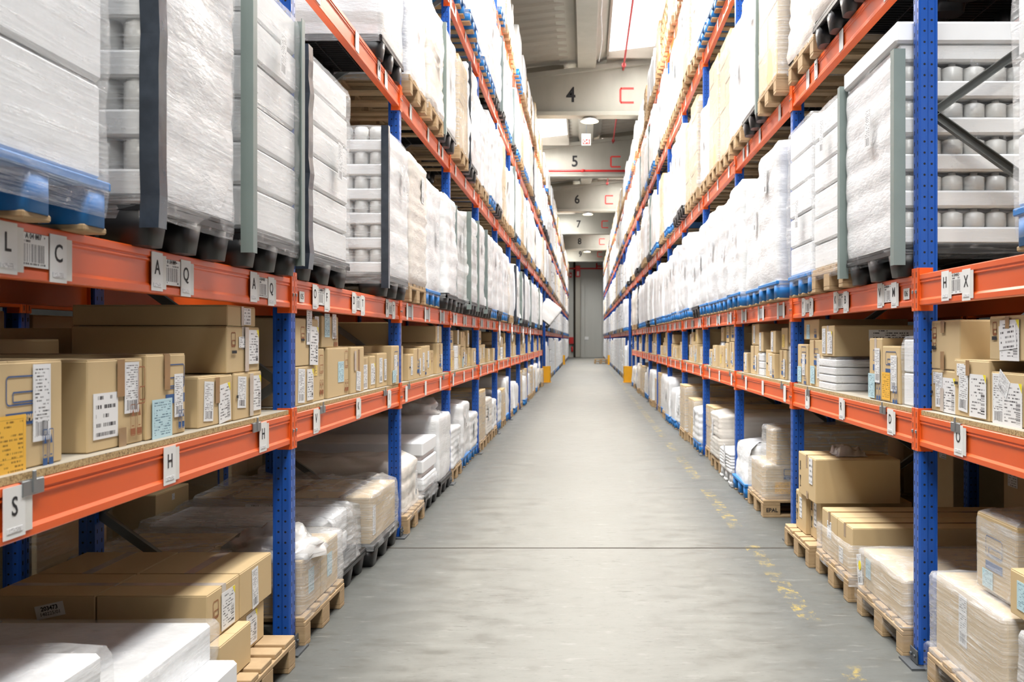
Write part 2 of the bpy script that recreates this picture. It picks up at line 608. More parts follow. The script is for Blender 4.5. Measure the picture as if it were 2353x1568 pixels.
_txt = {}
def text_mesh(s, size, mat, sx=1.0, depth=.0006, bold=0.0):
    """lettering as a mesh in the local XZ plane, facing -Y, centred"""
    k = (s, size, mat, sx, bold)
    if k in _txt: return _txt[k]
    cu = bpy.data.curves.new('lettering', 'FONT')
    cu.body = s; cu.size = size; cu.align_x = 'CENTER'; cu.align_y = 'CENTER'
    cu.extrude = depth; cu.resolution_u = 3; cu.offset = bold
    ob = bpy.data.objects.new('lettering_source', cu)
    me = bpy.data.meshes.new_from_object(ob)
    bpy.data.objects.remove(ob)
    me.transform(Matrix.Rotation(PI / 2, 4, 'X'))
    me.transform(Matrix.Diagonal((sx, 1, 1, 1)))
    me.materials.clear(); me.materials.append(M[mat])
    _txt[k] = me
    return me


def label_mb(w, h, th=.0012, curl=0.0):
    """paper label in XZ facing -Y, origin centre"""
    m = MB()
    m.box(-w / 2, w / 2, -th, 0, -h / 2, h / 2)
    m.quad([(-w / 2, -th - .0002, -h / 2), (w / 2, -th - .0002, -h / 2), (w / 2, -th - .0002, h / 2), (-w / 2, -th - .0002, h / 2)],
           [(0, 0), (1, 0), (1, 1), (0, 1)])
    return m


_lab = {}
def label_mesh(w, h, mat):
    k = (round(w, 3), round(h, 3), mat)
    if k not in _lab: _lab[k] = label_mb(w, h).mesh('label', mat)
    return _lab[k]


def frame_mark(w, h, t, mat, r=None):
    """rounded outline printed on card, XZ facing -Y, centred"""
    m = MB()
    r = r or min(w, h) * .18
    def ring(d):
        pts = []
        for cx, cz, a0 in ((w / 2 - r, h / 2 - r, 0), (-w / 2 + r, h / 2 - r, 90), (-w / 2 + r, -h / 2 + r, 180), (w / 2 - r, -h / 2 + r, 270)):
            for i in range(5):
                a = math.radians(a0 + i * 22.5)
                pts.append((cx + (r - d) * math.cos(a), -.0006, cz + (r - d) * math.sin(a)))
        return pts
    A, B = ring(0), ring(t)
    n = len(A)
    for i in range(n):
        j = (i + 1) % n
        m.quad([A[i], A[j], B[j], B[i]])
    return m


# side helpers: every rack item is modelled with its aisle face at local y=0 looking down -Y
def X_of(side): return -XL if side == 'left' else XR
def RZ(side): return PI / 2 if side == 'left' else -PI / 2
def wpos(side, y, z, inset=0.0):
    x = X_of(side)
    return (x - inset, y, z) if side == 'left' else (x + inset, y, z)
def Yat(side, px, inset=0.0):
    """depth of a point seen at image column px on the plane 'inset' behind the rack front"""
    X = (XL if side == 'left' else XR) + inset
    return X * F / abs(CX - px)

LEVEL = {'left': {1: 1.128, 2: 1.77, 3: 3.355, 4: 5.05, 5: 6.62}, 'right': {1: 1.14, 2: 1.775, 3: 3.31, 4: 5.13, 5: 6.71}}
Y0 = {'left': 4.83, 'right': 4.64}
PITCH = 2.8
ORD = ['front', 'second', 'third', 'fourth', 'fifth', 'sixth', 'seventh', 'eighth', 'ninth', 'tenth', 'eleventh', 'twelfth']
# bay start (centre of its nearer post) -> description
BAYS = {}
SEC2, SEC3 = 35.4, 63.0
for sd in ('left', 'right'):
    L = []
    for k in range(11): L.append((Y0[sd] + PITCH * (k - 1), PITCH, ORD[k] + ' bay', 1))
    e = Y0[sd] + PITCH * 10
    L.append((e, SEC2 - e, 'bridge bay', 9))
    for k in range(9): L.append((SEC2 + PITCH * k, PITCH, ORD[k].replace('front', 'first') + ' bay past gap', 2))
    L.append((SEC2 + PITCH * 9, SEC3 - SEC2 - PITCH * 9, 'second bridge bay', 9))
    for k in range(7): L.append((SEC3 + PITCH * k, PITCH, ORD[k].replace('front', 'first') + ' bay past second gap', 3))
    BAYS[sd] = L
LV = {0: 'floor', 1: 'lowest shelf', 2: 'second level', 3: 'third level', 4: 'fourth level', 5: 'top level'}


def in_view(x, y, z0, z1, hw=.5):
    """rough test whether something at x,y between heights z0..z1 can be inside the frame"""
    if y < .6: return False
    yy = y + hw
    u = CX + (x / yy) * F
    v0, v1 = CY - (z0 - H) / yy * F, CY - (z1 - H) / yy * F
    return -60 < u < 2413 and v1 < 1640 and v0 > -40

# ------------------------------------------------------------------ building shell
def build_shell():
    m = MB(); m.box(-9, 9, BACK_Y, WALL_Y, -.2, 0)
    struct('floor', m.mesh('floor', 'floor'), label='worn pale concrete warehouse floor with dark joint', cat='floor')
    jy = 1.48 * F / (1260 - CY)
    m = MB()
    random.seed(4)
    x = -9.0
    while x < 9:
        w = random.uniform(.2, .5)
        m.box(x, min(9, x + w), jy - .009 - random.uniform(0, .004), jy + .009 + random.uniform(0, .004), -.001, .0012)
        x += w
    struct('trim_1', m.mesh('floor_joint', 'gap'), label='dark expansion joint crossing the aisle floor', cat='floor joint')
    # end wall of tall concrete panels
    m = MB()
    xs = [-9, -6.1, -3.35, -.93, -.04, 1.42, 4.1, 6.8, 9]
    for a, b in zip(xs, xs[1:]): m.box(a + .012, b - .012, WALL_Y, WALL_Y + .25, 0, 11.2)
    m.box(-9, 9, WALL_Y + .1, WALL_Y + .3, 0, 11.2)
    struct('wall_back', m.mesh('wall_back', 'wall'), label='grey concrete panel wall closing the far aisle end', cat='wall')
    m = MB()
    m.box(-1.0, -.83, WALL_Y - .12, WALL_Y, 0, 11)
    struct('trim_2', m.mesh('wall_recess', 'gap'), label='dark vertical gap beside pillar on end wall', cat='wall joint')
    m = MB()
    m.box(-.83, -.42, WALL_Y - .35, WALL_Y, 0, 7.3, .03)
    struct('trim_3', m.mesh('wall_pillar', 'concrete'), label='pale concrete pillar on the far end wall', cat='pillar')
    for nm, x in (('wall_left', -9.2), ('wall_right', 9.0)):
        m = MB(); m.box(x, x + .2, BACK_Y, WALL_Y, 0, 11.5)
        struct(nm, m.mesh(nm, 'wall_dark'), label=nm.split('_')[1] + ' concrete side wall behind the racks', cat='wall')
    m = MB(); m.box(-9, 9, BACK_Y - .2, BACK_Y, 0, 11.5)
    struct('wall_front', m.mesh('wall_front', 'wall_dark'), label='concrete wall behind the viewpoint', cat='wall')
    # roof: corrugated sheet between skylights
    m = MB()
    XS = [-9, -2.6, -.68, .66, 1.95, 9]
    def sheet(x0, x1, y0, y1):
        p = .58; n = max(1, int(round((y1 - y0) / p))); st = (y1 - y0) / n
        for i in range(n):
            for a, b, za, zb in ((0, .35, 0, 0), (.35, .5, 0, .05), (.5, .85, .05, .05), (.85, 1, .05, 0)):
                ya, yb = y0 + (i + a) * st, y0 + (i + b) * st
                m.quad([(x0, ya, ROOF_Z(x0) + za), (x1, ya, ROOF_Z(x1) + za), (x1, yb, ROOF_Z(x1) + zb), (x0, yb, ROOF_Z(x0) + zb)])
    for n in range(-1, 10):
        ya = 29.1 + 10.8 * (n - 4); yb = ya + 10.8
        ya = max(ya, BACK_Y); yb = min(yb, WALL_Y + .3)
        if yb <= ya: continue
        for a, b in zip(XS, XS[1:]):
            if n in SKY and (abs(SKY[n][0] - a) < .01 or (n < 3 and (abs(a - .66) < .01 or abs(a + 2.6) < .01))):  # near bays also open on the other side, for the added fill lights
                sheet(a, b, ya, ya + .45); sheet(a, b, yb - .5, yb)
                pass
            else: sheet(a, b, ya, yb)
    m.quad([(-9.2, BACK_Y - .2, ROOF_Z(-9) + 1.2), (9.2, BACK_Y - .2, ROOF_Z(9) + 1.2), (9.2, WALL_Y + .5, ROOF_Z(9) + 1.2), (-9.2, WALL_Y + .5, ROOF_Z(-9) + 1.2)])
    struct('ceiling', m.mesh('ceiling', 'roof'), label='brown grey corrugated roof sheets between skylights', cat='ceiling')
    k = 1
    for n in range(2, 8):
        x0, x1 = SKY[n]; ya = 29.1 + 10.8 * (n - 4) + .45; yb = ya + 10.8 - .95
        m = MB()
        m.quad([(x0, ya, ROOF_Z(x0) + .02), (x0, yb, ROOF_Z(x0) + .02), (x1, yb, ROOF_Z(x1) + .02), (x1, ya, ROOF_Z(x1) + .02)])
        r = empty('window_%d' % k, (0, 0, 0)); r['kind'] = 'structure'; r['label'] = 'bright rooftop skylight strip'; r['category'] = 'skylight'
        obj('glazing', m.mesh('glazing', 'skylight'), r)
        f = MB()
        f.box(x0 - .05, x1 + .05, yb, yb + .12, ROOF_Z(x0) - .16, ROOF_Z(x1) + .02)
        f.box(x0 - .05, x1 + .05, ya - .12, ya, ROOF_Z(x0) - .10, ROOF_Z(x1) + .02)
        f.box(x0 - .06, x0, ya, yb, ROOF_Z(x0) - .10, ROOF_Z(x0) + .04)
        f.box(x1, x1 + .06, ya, yb, ROOF_Z(x1) - .10, ROOF_Z(x1) + .04)
        obj('skylight_frame', f.mesh('skylight_frame', 'roof'), r)
        k += 1
    # longitudinal beam with flared sides and the lighter one to the right
    m = MB()
    zb, zt = H + 7.72, H + 8.02
    m.prism([(-.21, zb), (.29, zb), (.33, zb + .22), (.62, zt + .06), (.62, zt + .14), (-.74, zt), (-.74, zt - .08), (-.27, zb + .22)], 1, BACK_Y, WALL_Y - .02)
    struct('trim_4', m.mesh('roof_spine_beam', 'concrete'), label='long concrete roof beam running above the aisle centre', cat='roof beam')
    m = MB()
    m.prism([(2.02, H + 7.9), (2.5, H + 7.75), (2.9, H + 7.8), (2.9, H + 8.34), (2.02, H + 8.24)], 1, BACK_Y, WALL_Y - .02)
    struct('trim_5', m.mesh('roof_gutter_beam', 'concrete'), label='pale concrete gutter beam right of the skylights', cat='roof beam')
    # transverse beams with painted numbers
    k = 6
    names = {4: '4', 5: '5', 6: '6', 7: '7', 8: '8', 9: '9'}
    for n, y in BEAM_Y.items():
        zb = H + 6.36
        m = MB()
        tp = lambda x: zb + 1.07 + .14 * x
        m.box(-9, 9, y - .24, y + .24, zb, zb + .12, .01)
        m.prism([(-9, zb + .12), (9, zb + .12), (9, tp(9)), (-9, tp(-9) if tp(-9) > zb + .2 else zb + .2)], 1, y - .09, y + .09)
        m.prism([(-9, max(tp(-9), zb + .2)), (9, tp(9)), (9, tp(9) + .14), (-9, max(tp(-9), zb + .2) + .14)], 1, y - .2, y + .2)
        r = struct('trim_%d' % k, m.mesh('roof_beam', 'concrete'), label=('concrete roof beam painted with number ' + names[n] + ' and red C') if n in names else 'concrete roof beam nearer than the numbered ones', cat='roof beam')
        if n in names:
            obj('number', text_mesh(names[n], .60, 'ink_black', .9, .004, .010), r, (-.41, y - .095, H + 6.96))
            c = MB()
            c.box(.97, 1.03, y - .094, y - .0905, H + 6.79, H + 7.13)
            c.box(1.01, 1.38, y - .094, y - .0905, H + 7.13, H + 7.19)
            c.box(1.01, 1.38, y - .094, y - .0905, H + 6.73, H + 6.79)
            c.quad([(.97, y - .094, H + 7.13), (1.03, y - .094, H + 7.13), (1.03, y - .094, H + 7.19), (1.01, y - .094, H + 7.19)])
            c.quad([(1.01, y - .094, H + 6.73), (1.03, y - .094, H + 6.73), (1.03, y - .094, H + 6.79), (.97, y - .094, H + 6.79)])
            o = obj('letter', c.mesh('letter_c', 'ink_red'), r)
            o['label'] = 'red painted letter C'
        k += 1
    # brackets joining spine beam to the transverse beams
    # lamps
    ordn = iter(['nearest', 'second', 'third', 'fourth'])
    for ly in (29.1, 50.7, 72.3):
        r = empty('high_bay_lamp', (.12, ly, H + 6.36))
        w = {29.1: 'under the beam numbered 4', 50.7: 'under the beam numbered 6', 72.3: 'under the beam numbered 8'}[ly]
        tag(r, 'round warm ceiling lamp ' + w, 'lamp', 'round lamps under the roof beams')
        a = MB().lathe([(.05, 0), (.06, -.03), (.2, -.05), (.26, -.10), (.27, -.125)], n=24)
        obj('lamp_housing', a.mesh('lamp_housing', 'white_plastic'), r)
        b = MB().lathe([(.25, -.126), (.22, -.145), (.1, -.158)], n=24)
        obj('lamp_glass', b.mesh('lamp_glass', 'lamp_glass'), r)
    # red pipes
    m = MB()
    m.tube((1.08, 0, H + 7.70), (1.08, WALL_Y - .1, H + 7.70), .028, n=10)
    for n, y in BEAM_Y.items():
        if n > 2: m.tube((1.08, y - .6, H + 7.70), (1.08, y - .45, H + 7.70), .06, n=10)
    tag(obj('sprinkler_pipe', m.mesh('sprinkler_pipe', 'pipe_red')), 'thin red pipe running lengthwise under the right skylights', 'pipe')
    m = MB()
    y5 = BEAM_Y[5]
    m.tube((-4, y5 - .28, H + 6.57), (4, y5 - .28, H + 6.57), .045, n=10)
    m.tube((-.16, y5 - .3, H + 6.57), (-.02, y5 - .3, H + 6.57), .06, n=10)
    tag(obj('water_pipe', m.mesh('water_pipe', 'red')), 'bright red pipe across the beam numbered 5', 'pipe')
    m = MB()
    yw = WALL_Y - .45
    m.tube((-3, yw, H + 5.95), (3, yw, H + 5.95), .06, n=10)
    m.tube((.95, yw, H + 5.95), (.95, yw, H + 6.4), .06, n=10)
    m.tube((.95, yw, H + 5.95 + .2), (1.35, yw, H + 5.95 + .2), .05, n=10)
    tag(obj('wall_pipe', m.mesh('wall_pipe', 'red')), 'red pipe with a short branch along the end wall top', 'pipe')
    m = MB()
    for yy in range(8): m.tube((.40 + .03 * math.sin(yy * 1.3), 20 + yy, H + 7.66), (.40 + .03 * math.sin((yy + 1) * 1.3), 21 + yy, H + 7.66), .012, n=8)
    tag(obj('cable', m.mesh('cable', 'paper')), 'pale cable running along the central roof beam', 'cable')
    # 04 aisle sign
    r = empty('aisle_sign', (.03, 33.0, H + 6.30))
    tag(r, 'hanging white aisle sign with 04 on a red panel', 'sign')
    obj('sign_panel', MB().box(-.15, .15, 0, .02, 0, .38, .006).mesh('sign_panel', 'paper'), r)
    obj('red_panel', MB().box(-.115, .115, -.004, 0, .04, .2).mesh('red_panel', 'ink_red'), r)
    t = obj('number', text_mesh('04', .19, 'paper', 1, .002, .004), r, (0, -.007, .12)); t['label'] = 'white number 04'
    obj('hanger', MB().tube((0, .01, .38), (0, .01, 1.42), .012, n=8).mesh('hanger', 'steel'), r)
    # things on the end wall
    px = lambda u: (u - CX) * (WALL_Y - .4) / F
    pz = lambda v: H + (CY - v) * (WALL_Y - .4) / F
    r = tag(obj('fire_sign', MB().box(px(1322.5), px(1333.5), WALL_Y - .5, WALL_Y - .36, pz(637), pz(611), .02).mesh('fire_sign', 'red')), 'tall red fire equipment panel high on the pillar', 'sign')
    obj('white_panel', MB().box(px(1325.5), px(1330.5), WALL_Y - .51, WALL_Y - .5, pz(634), pz(624)).mesh('white_panel', 'paper'), r)
    r = tag(obj('fire_notice', MB().box(px(1308), px(1314), WALL_Y - .05, WALL_Y, pz(638), pz(626)).mesh('fire_notice', 'pipe_red')), 'small dull red notice on end wall left of pillar', 'sign')
    obj('white_mark', MB().box(px(1310), px(1312), WALL_Y - .06, WALL_Y - .05, pz(634), pz(630)).mesh('white_mark', 'paper'), r)
    r = tag(obj('hose_cabinet', MB().box(px(1307), px(1318), WALL_Y - .3, WALL_Y, pz(791), pz(775), .02).mesh('hose_cabinet', 'pipe_red')), 'red fire hose cabinet low on the end wall', 'fire hose cabinet')
    obj('cabinet_door', MB().box(px(1308.5), px(1316.5), WALL_Y - .31, WALL_Y - .3, pz(789), pz(777)).mesh('cabinet_door', 'red'), r)
    r = empty('fire_extinguisher', (px(1314.5), WALL_Y - .12, pz(809)))
    tag(r, 'red fire extinguisher hung beneath the hose cabinet', 'fire extinguisher')
    obj('cylinder', MB().lathe([(.07, 0), (.085, .03), (.085, .38), (.04, .45), (.03, .48)], n=14).mesh('cylinder', 'red'), r)
    obj('valve', MB().box(-.03, .06, -.02, .02, .48, .54).mesh('valve', 'black_plastic'), r)
    tag(obj('wall_notice', MB().box(px(1343.5), px(1352.5), WALL_Y - .03, WALL_Y, pz(781), pz(774)).mesh('wall_notice', 'paper')), 'small white notice on the middle of the end wall', 'sign')


build_shell()

# ------------------------------------------------------------------ racks
def post_mesh(h):
    m = MB()
    prof = [(-.035, 0), (-.004, 0), (0, .004), (.004, 0), (.035, 0), (.044, .008), (.044, .038), (.039, .042), (.039, .07), (.046, .074), (.046, .082), (-.046, .082), (-.046, .074), (-.039, .07), (-.039, .042), (-.044, .038), (-.044, .008)]
    m.prism(prof, 2, 0.012, h)
    return m.mesh('post', 'blue_post')


DEPTH = 1.0
POST = post_mesh(7.2)
FOOT = MB().box(-.095, .095, -.05, .13, 0, .010).box(-.05, .05, -.012, -.006, .012, .075, .002).tube((-.025, -.02, .045), (-.025, -.012, .045), .008, n=8).tube((.025, -.02, .045), (.025, -.012, .045), .008, n=8).mesh('footplate', 'dark_steel')
BRZ = .6175
def brace_mesh(dx, dz):
    L = math.hypot(dx, dz); m = MB()
    m.prism([(-.006, -.02), (.028, -.02), (.028, -.016), (-.002, -.016), (-.002, .016), (.028, .016), (.028, .02), (-.006, .02)], 1, 0, L)
    me = m.mesh('brace', 'brace')
    me.transform(Matrix.Rotation(math.atan2(dz, dx), 4, 'X'))
    return me
BR_UP, BR_DN = brace_mesh(DEPTH - .14, BRZ), brace_mesh(DEPTH - .14, -BRZ)
BR_H = brace_mesh(DEPTH - .14, 0.0)
BOLT = MB().tube((.046, 0, 0), (.056, 0, 0), .009, n=6).mesh('bolt', 'steel')

def upright(side, y, label):
    r = empty('rack_upright', wpos(side, y, 0), RZ(side))
    tag(r, label, 'rack upright', 'blue rack uprights')
    obj('post', POST, r)
    q = obj('post', POST, r, (0, DEPTH, 0), (0, 0, PI))
    obj('footplate', FOOT, r)
    if y < 40:
        obj('footplate', FOOT, r, (0, DEPTH, 0), (0, 0, PI))
        z = BRZ * 0
        k = 0
        while z + BRZ < 7.1:
            obj('brace', BR_UP if k % 2 == 0 else BR_DN, r, (0.0 if k % 2 else -.0, .07, z + .04 + (0 if k % 2 == 0 else BRZ)))
            z += BRZ; k += 1
        obj('brace', BR_H, r, (0, .07, .1))
    return r


nb = 0
for side in ('left', 'right'):
    ys = [(Y0[side] + PITCH * (k - 1), ORD[k]) for k in range(12)]
    for y, w in ys:
        upright(side, y, 'blue perforated %s rack upright closest to the viewpoint, mostly outside frame' % side if w == 'front' else
                'blue perforated upright of %s rack, %s in view from the front' % (side, {'second': 'first', 'third': 'second', 'fourth': 'third', 'fifth': 'fourth', 'sixth': 'fifth', 'seventh': 'sixth', 'eighth': 'seventh', 'ninth': 'eighth', 'tenth': 'ninth', 'eleventh': 'tenth', 'twelfth': 'eleventh'}[w]))
    for k in range(10):
        upright(side, SEC2 + PITCH * k, 'blue upright of %s rack, %s beyond the first gap' % (side, ORD[k].replace('front', 'first')))
    for k in range(8):
        upright(side, SEC3 + PITCH * k, 'blue upright of %s rack, %s beyond the second gap' % (side, ORD[k].replace('front', 'first')))

_beam = {}
def beam_meshes(L):
    L = round(L, 3)
    if L in _beam: return _beam[L]
    m = MB()
    # profile (y,z): raised lips top and bottom, slightly recessed web with a groove line
    pr = [(.0, -.003), (.003, 0), (.045, 0), (.045, -.14), (.003, -.14), (0, -.137), (0, -.118), (.007, -.108), (.007, -.040), (.002, -.036), (.002, -.031), (.005, -.029), (.005, -.026), (0, -.022)]
    m.prism(pr, 0, -L / 2, L / 2)
    body = m.mesh('beam_rail', 'orange')
    c = MB()       # end connector: hooked plate around half the post face
    c.box(0, .041, -.0065, -.001, -.165, .03, .002)
    c.box(-.003, .001, -.001, .062, -.165, .03, .001)
    for zz in (-.14, -.095, -.05, .0):
        c.box(.018, .0235, -.0070, -.0062, zz - .012, zz + .012, mi=1)
    c.box(.012, .028, -.012, -.006, -.085, -.070, .002, mi=2)
    con = c.mesh('end_connector', ['orange', 'gap', 'steel'])
    c2 = MB().add(c, Matrix.Diagonal((-1, 1, 1, 1)))
    c2.f = [list(reversed(f)) for f in c2.f]
    conl = c2.mesh('end_connector', ['orange', 'gap', 'steel'])
    _beam[L] = (body, con, conl)
    return _beam[L]


def tag_part(parent, x, z, ltr, dull=True, h=.125, w=.085, name='location_tag'):
    m = MB()
    m.box(-w / 2, w / 2, -.002, 0, -h / 2, h / 2)
    if dull: m.box(w * .35, w * .85, -.001, .0, -h * .44, h * .44, mi=1)
    me = m.mesh('location_tag', ['paper', 'paper_dull'])
    o = obj(name, me, parent, (x, -.002, z))
    if ltr:
        t = obj('letter', text_mesh(ltr, .066, 'ink_black', .95, .0003, .0006), o, (0, -.0026, .012))
        t['label'] = 'black letter ' + ltr
        obj('small_print', label_mesh(w * .7, .012, 'label_small'), o, (0, -.0022, -h * .34))
    return o


random.seed(11)
def tags_for(side, lvl, bay, L):
    n = {('left', 2, 0): [('L', 'A 04 007', 'C'), ('A', 'A 04 009', 'Q'), ('A', 'A 04 011', 'Q')],
         ('left', 2, 1): [('O', 'A 04 013', 'F'), ('D', 'A 04 015', 'T'), ('R', '', 'T')],
         ('right', 2, 0): [('', '', ''), ('', '', ''), ('H', 'A 04 012', 'X')],
         ('right', 2, 1): [('V', 'A 04 014', 'M'), ('K', 'A 04 016', 'B'), ('Y', '', 'P')]}
    return n.get((side, lvl, bay))


L1TAGS = {('left', 0): [('S', 18), ('H', 388), ('H', 603)], ('left', 1): [('V', 725), ('K', 822), ('I', 893)],
          ('right', 0): [('O', 2204)], ('right', 1): [('D', 2047), ('R', 1934), ('G', 1855)]}
TAGFAR = MB().box(-.15, -.082, -.002, 0, -.064, .064).box(.082, .15, -.002, 0, -.06, .06).box(-.070, .070, -.0012, 0, -.042, .042, mi=1).mesh('location_tags', ['paper', 'paper_grey'])
TAG1 = MB().box(-.045, .045, -.002, 0, -.06, .06).mesh('location_tag', 'paper')

nbeams = 0
for side in ('left', 'right'):
    for bi, (y, p, desc, sec) in enumerate(BAYS[side]):
        for lvl in (1, 2, 3, 4, 5):
            if sec == 9 and lvl < 3: continue
            if sec in (2, 3) and lvl == 1: continue
            z = LEVEL[side][lvl]
            if not in_view(X_of(side), y + p, z - .2, z + .1, 0): continue
            L = p - .092
            body, con, conl = beam_meshes(L)
            r = empty('rack_beam', wpos(side, y + p / 2, z), RZ(side))
            tag(r, 'orange beam of %s rack, %s, %s' % (side, LV[lvl].replace('lowest shelf', 'lowest beam level'), desc), 'rack beam', 'orange rack beams')
            obj('beam_rail', body, r)
            obj('end_connector', con, r, (L / 2 + .002, 0, 0))
            obj('end_connector', conl, r, (-L / 2 - .002, 0, 0))
            nbeams += 1
            sg = 1 if side == 'left' else -1      # local x direction of growing Y
            near = -sg * L / 2
            if lvl == 2:
                T = tags_for(side, lvl, bi, L)
                for j in range(3):
                    yy = [.45, 1.34, 2.27][j] - .046
                    if side == 'left' and bi == 0: yy = [Yat('left', 75), Yat('left', 393), Yat('left', 602)][j] - y
                    if side == 'left' and bi == 1: yy = [Yat('left', 736), Yat('left', 822), Yat('left', 896)][j] - y
                    if side == 'right' and bi == 0: yy = [.3, 1.3, Yat('right', 2197) - y][j]
                    if side == 'right' and bi == 1: yy = [Yat('right', 2039), Yat('right', 1932), Yat('right', 1855)][j] - y
                    if yy < .1: continue
                    lx = sg * (yy - p / 2)
                    if T and T[j][0]:
                        a, b, c = T[j]
                        tag_part(r, lx - .118, -.070, a)
                        tag_part(r, lx + .118, -.078, c)
                        bl = obj('barcode_label', label_mesh(.145, .085, 'label_bar'), r, (lx, -.0005, -.066))
                        if b: obj('code', text_mesh(b, .020, 'ink_black', 1.0, .0002), bl, (0, -.002, .034))
                    else:
                        obj('location_tags', TAGFAR, r, (lx, -.001, -.07))
                nn = None
                if side == 'left' and bi == 1: nn = ('05', .11)
                if side == 'right' and bi == 1: nn = ('06', .10)
                if nn:
                    k = obj('bay_sticker', MB().box(-.042, .042, -.002, 0, -.026, .026).mesh('bay_sticker', 'paper'), r, (near + sg * nn[1], .003, -.08))
                    t = obj('number', text_mesh(nn[0], .038, 'ink_black', 1.4, .0003, -.0003), k, (0, -.0026, 0)); t['label'] = 'handwritten number ' + nn[0]
            elif lvl == 1:
                if (side, bi) in L1TAGS:
                    for ltr, px in L1TAGS[side, bi]:
                        yy = Yat(side, px) - y
                        if side == 'left' and bi == 0 and ltr == 'S': yy = Yat(side, 30) - y
                        tag_part(r, sg * (yy - p / 2), -.066, ltr, True, .125, .095)
                else:
                    for q in (.25, 1.2, 2.1): obj('location_tag', TAG1, r, (sg * (q - p / 2), -.001, -.068))
            else:
                for q in (.45, 1.35, 2.25):
                    if q < p - .1: obj('location_tag', TAG1, r, (sg * (q - p / 2), -.001, -.068))
                if y < 8: tag_part(r, sg * (2.0 - p / 2), -.066, 'M' if side == 'left' else 'T', False)
        # rear beams where they can be glimpsed
        if sec == 1 and bi < 5:
            for lvl in (1, 2, 3, 4):
                z = LEVEL[side][lvl]
                xr = X_of(side) + (-DEPTH if side == 'left' else DEPTH)
                if not in_view(xr, y + p, z - .2, z + .1, 0): continue
                body, con, conl = beam_meshes(p - .092)
                r = empty('rack_beam', wpos(side, y + p / 2, z, DEPTH), RZ(side) + PI)
                tag(r, 'rear orange beam of %s rack, %s, %s' % (side, LV[lvl].replace('lowest shelf', 'lowest beam level'), desc), 'rack beam', 'orange rack beams')
                obj('beam_rail', body, r)
                obj('end_connector', con, r, ((p - .092) / 2 + .002, 0, 0)); obj('end_connector', conl, r, (-(p - .092) / 2 - .002, 0, 0))
        # chipboard shelf on the lowest level
        if sec == 1:
            z = LEVEL[side][1]
            m = MB()
            n = 5
            a0 = -(p / 2 - .058); st = (p - .116) / n
            for i in range(n):
                m.box(a0 + i * st + .001, a0 + (i + 1) * st - .001, .004, DEPTH - .004, .001, .022, .001)
                m.quad([(a0 + i * st + .001, .004, .0225), (a0 + (i + 1) * st - .001, .004, .0225), (a0 + (i + 1) * st - .001, DEPTH - .004, .0225), (a0 + i * st + .001, DEPTH - .004, .0225)], mi=1)
            r = obj('chipboard_shelf', m.mesh('chipboard_shelf', ['chip', 'chip_top']), None, wpos(side, y + p / 2, z), RZ(side))
            tag(r, 'chipboard shelf panels on lowest beams, %s rack, %s' % (side, desc), 'shelf', 'chipboard shelves')
            if bi < 7:
                cl = MB().box(-.05, .05, -.007, -.001, -.036, .003, .002).box(-.05, .05, -.004, .012, .0, .004).box(-.008, .008, -.010, -.005, -.03, .026, .002)
                cm = cl.mesh('board_clip', 'steel')
                sg = 1 if side == 'left' else -1
                cps = {('left', 0): [72, 588], ('left', 1): [740, 884], ('right', 0): [2198], ('right', 1): [2030, 1858]}.get((side, bi))
                cps = [Yat(side, c) - y for c in cps] if cps else [.35, 2.3]
                for c in cps: obj('board_clip', cm, r, (sg * (c - p / 2), 0, 0))

# yellow post guards at the gaps
GU = MB()
GU.box(-.16, -.145, -.18, .12, 0, .56, .003).box(.145, .16, -.18, .12, 0, .56, .003)
GU.box(-.16, .16, -.18, -.165, 0, .17, .003).box(-.16, .16, -.18, -.165, .22, .36, .003).box(-.16, .16, -.18, -.165, .42, .56, .003)
GU.box(-.14, .14, .10, .12, .3, .5).box(-.2, .2, -.2, .16, 0, .012)
GM = GU.mesh('post_guard', 'yellow')
GB = MB().box(-.17, .17, 0, .9, .12, .5, .01).mesh('side_rail', 'yellow')
for side in ('left', 'right'):
    for y, w in ((SEC2, 'at the first gap'), (SEC2 + PITCH * 9, 'before the second gap')):
        r = empty('post_guard', wpos(side, y, 0), RZ(side))
        tag(r, 'yellow steel guard round %s rack post %s' % (side, w), 'post guard', 'yellow post guards')
        obj('guard_shell', GM, r)
        if y == SEC2:
            rr = empty('end_barrier', wpos(side, y - .32, 0, .06), RZ(side))
            tag(rr, 'yellow end barrier plate on the %s rack beside the first gap' % side, 'barrier', 'yellow end barriers')
            obj('barrier_plate', MB().box(-.01, .01, 0, .26, .08, .2, .004).box(-.01, .01, 0, .26, .28, .5, .004).box(-.01, .01, 0, .06, .2, .28).box(-.01, .01, .2, .26, .2, .28).mesh('barrier_plate', 'yellow'), rr)
            obj('barrier_foot', MB().box(-.06, .06, .0, .12, 0, .08, .004).mesh('barrier_foot', 'yellow'), rr)

# ------------------------------------------------------------------ pallets (0.8 along the aisle, 1.2 deep)
def loft(m, cx, cy, z0, z1, a0, a1, n=20, e=4.0, b0=None, b1=None, mi=0):
    """tapered superellipse block between z0 (half size a0) and z1 (half size a1)"""
    b = len(m.v)
    for z, a, bb in ((z0, a0, b0 or a0), (z1, a1, b1 or a1)):
        for i in range(n):
            t = 2 * PI * i / n
            c, s = math.cos(t), math.sin(t)
            m.v.append((cx + a * math.copysign(abs(c) ** (2 / e), c), cy + bb * math.copysign(abs(s) ** (2 / e), s), z))
    for i in range(n):
        j = (i + 1) % n
        m.sm.add(len(m.f)); m.f.append([b + i, b + j, b + n + j, b + n + i]); m.mi.append(mi)
    m.f.append([b + i for i in reversed(range(n))]); m.mi.append(mi)
    m.f.append([b + n + i for i in range(n)]); m.mi.append(mi)


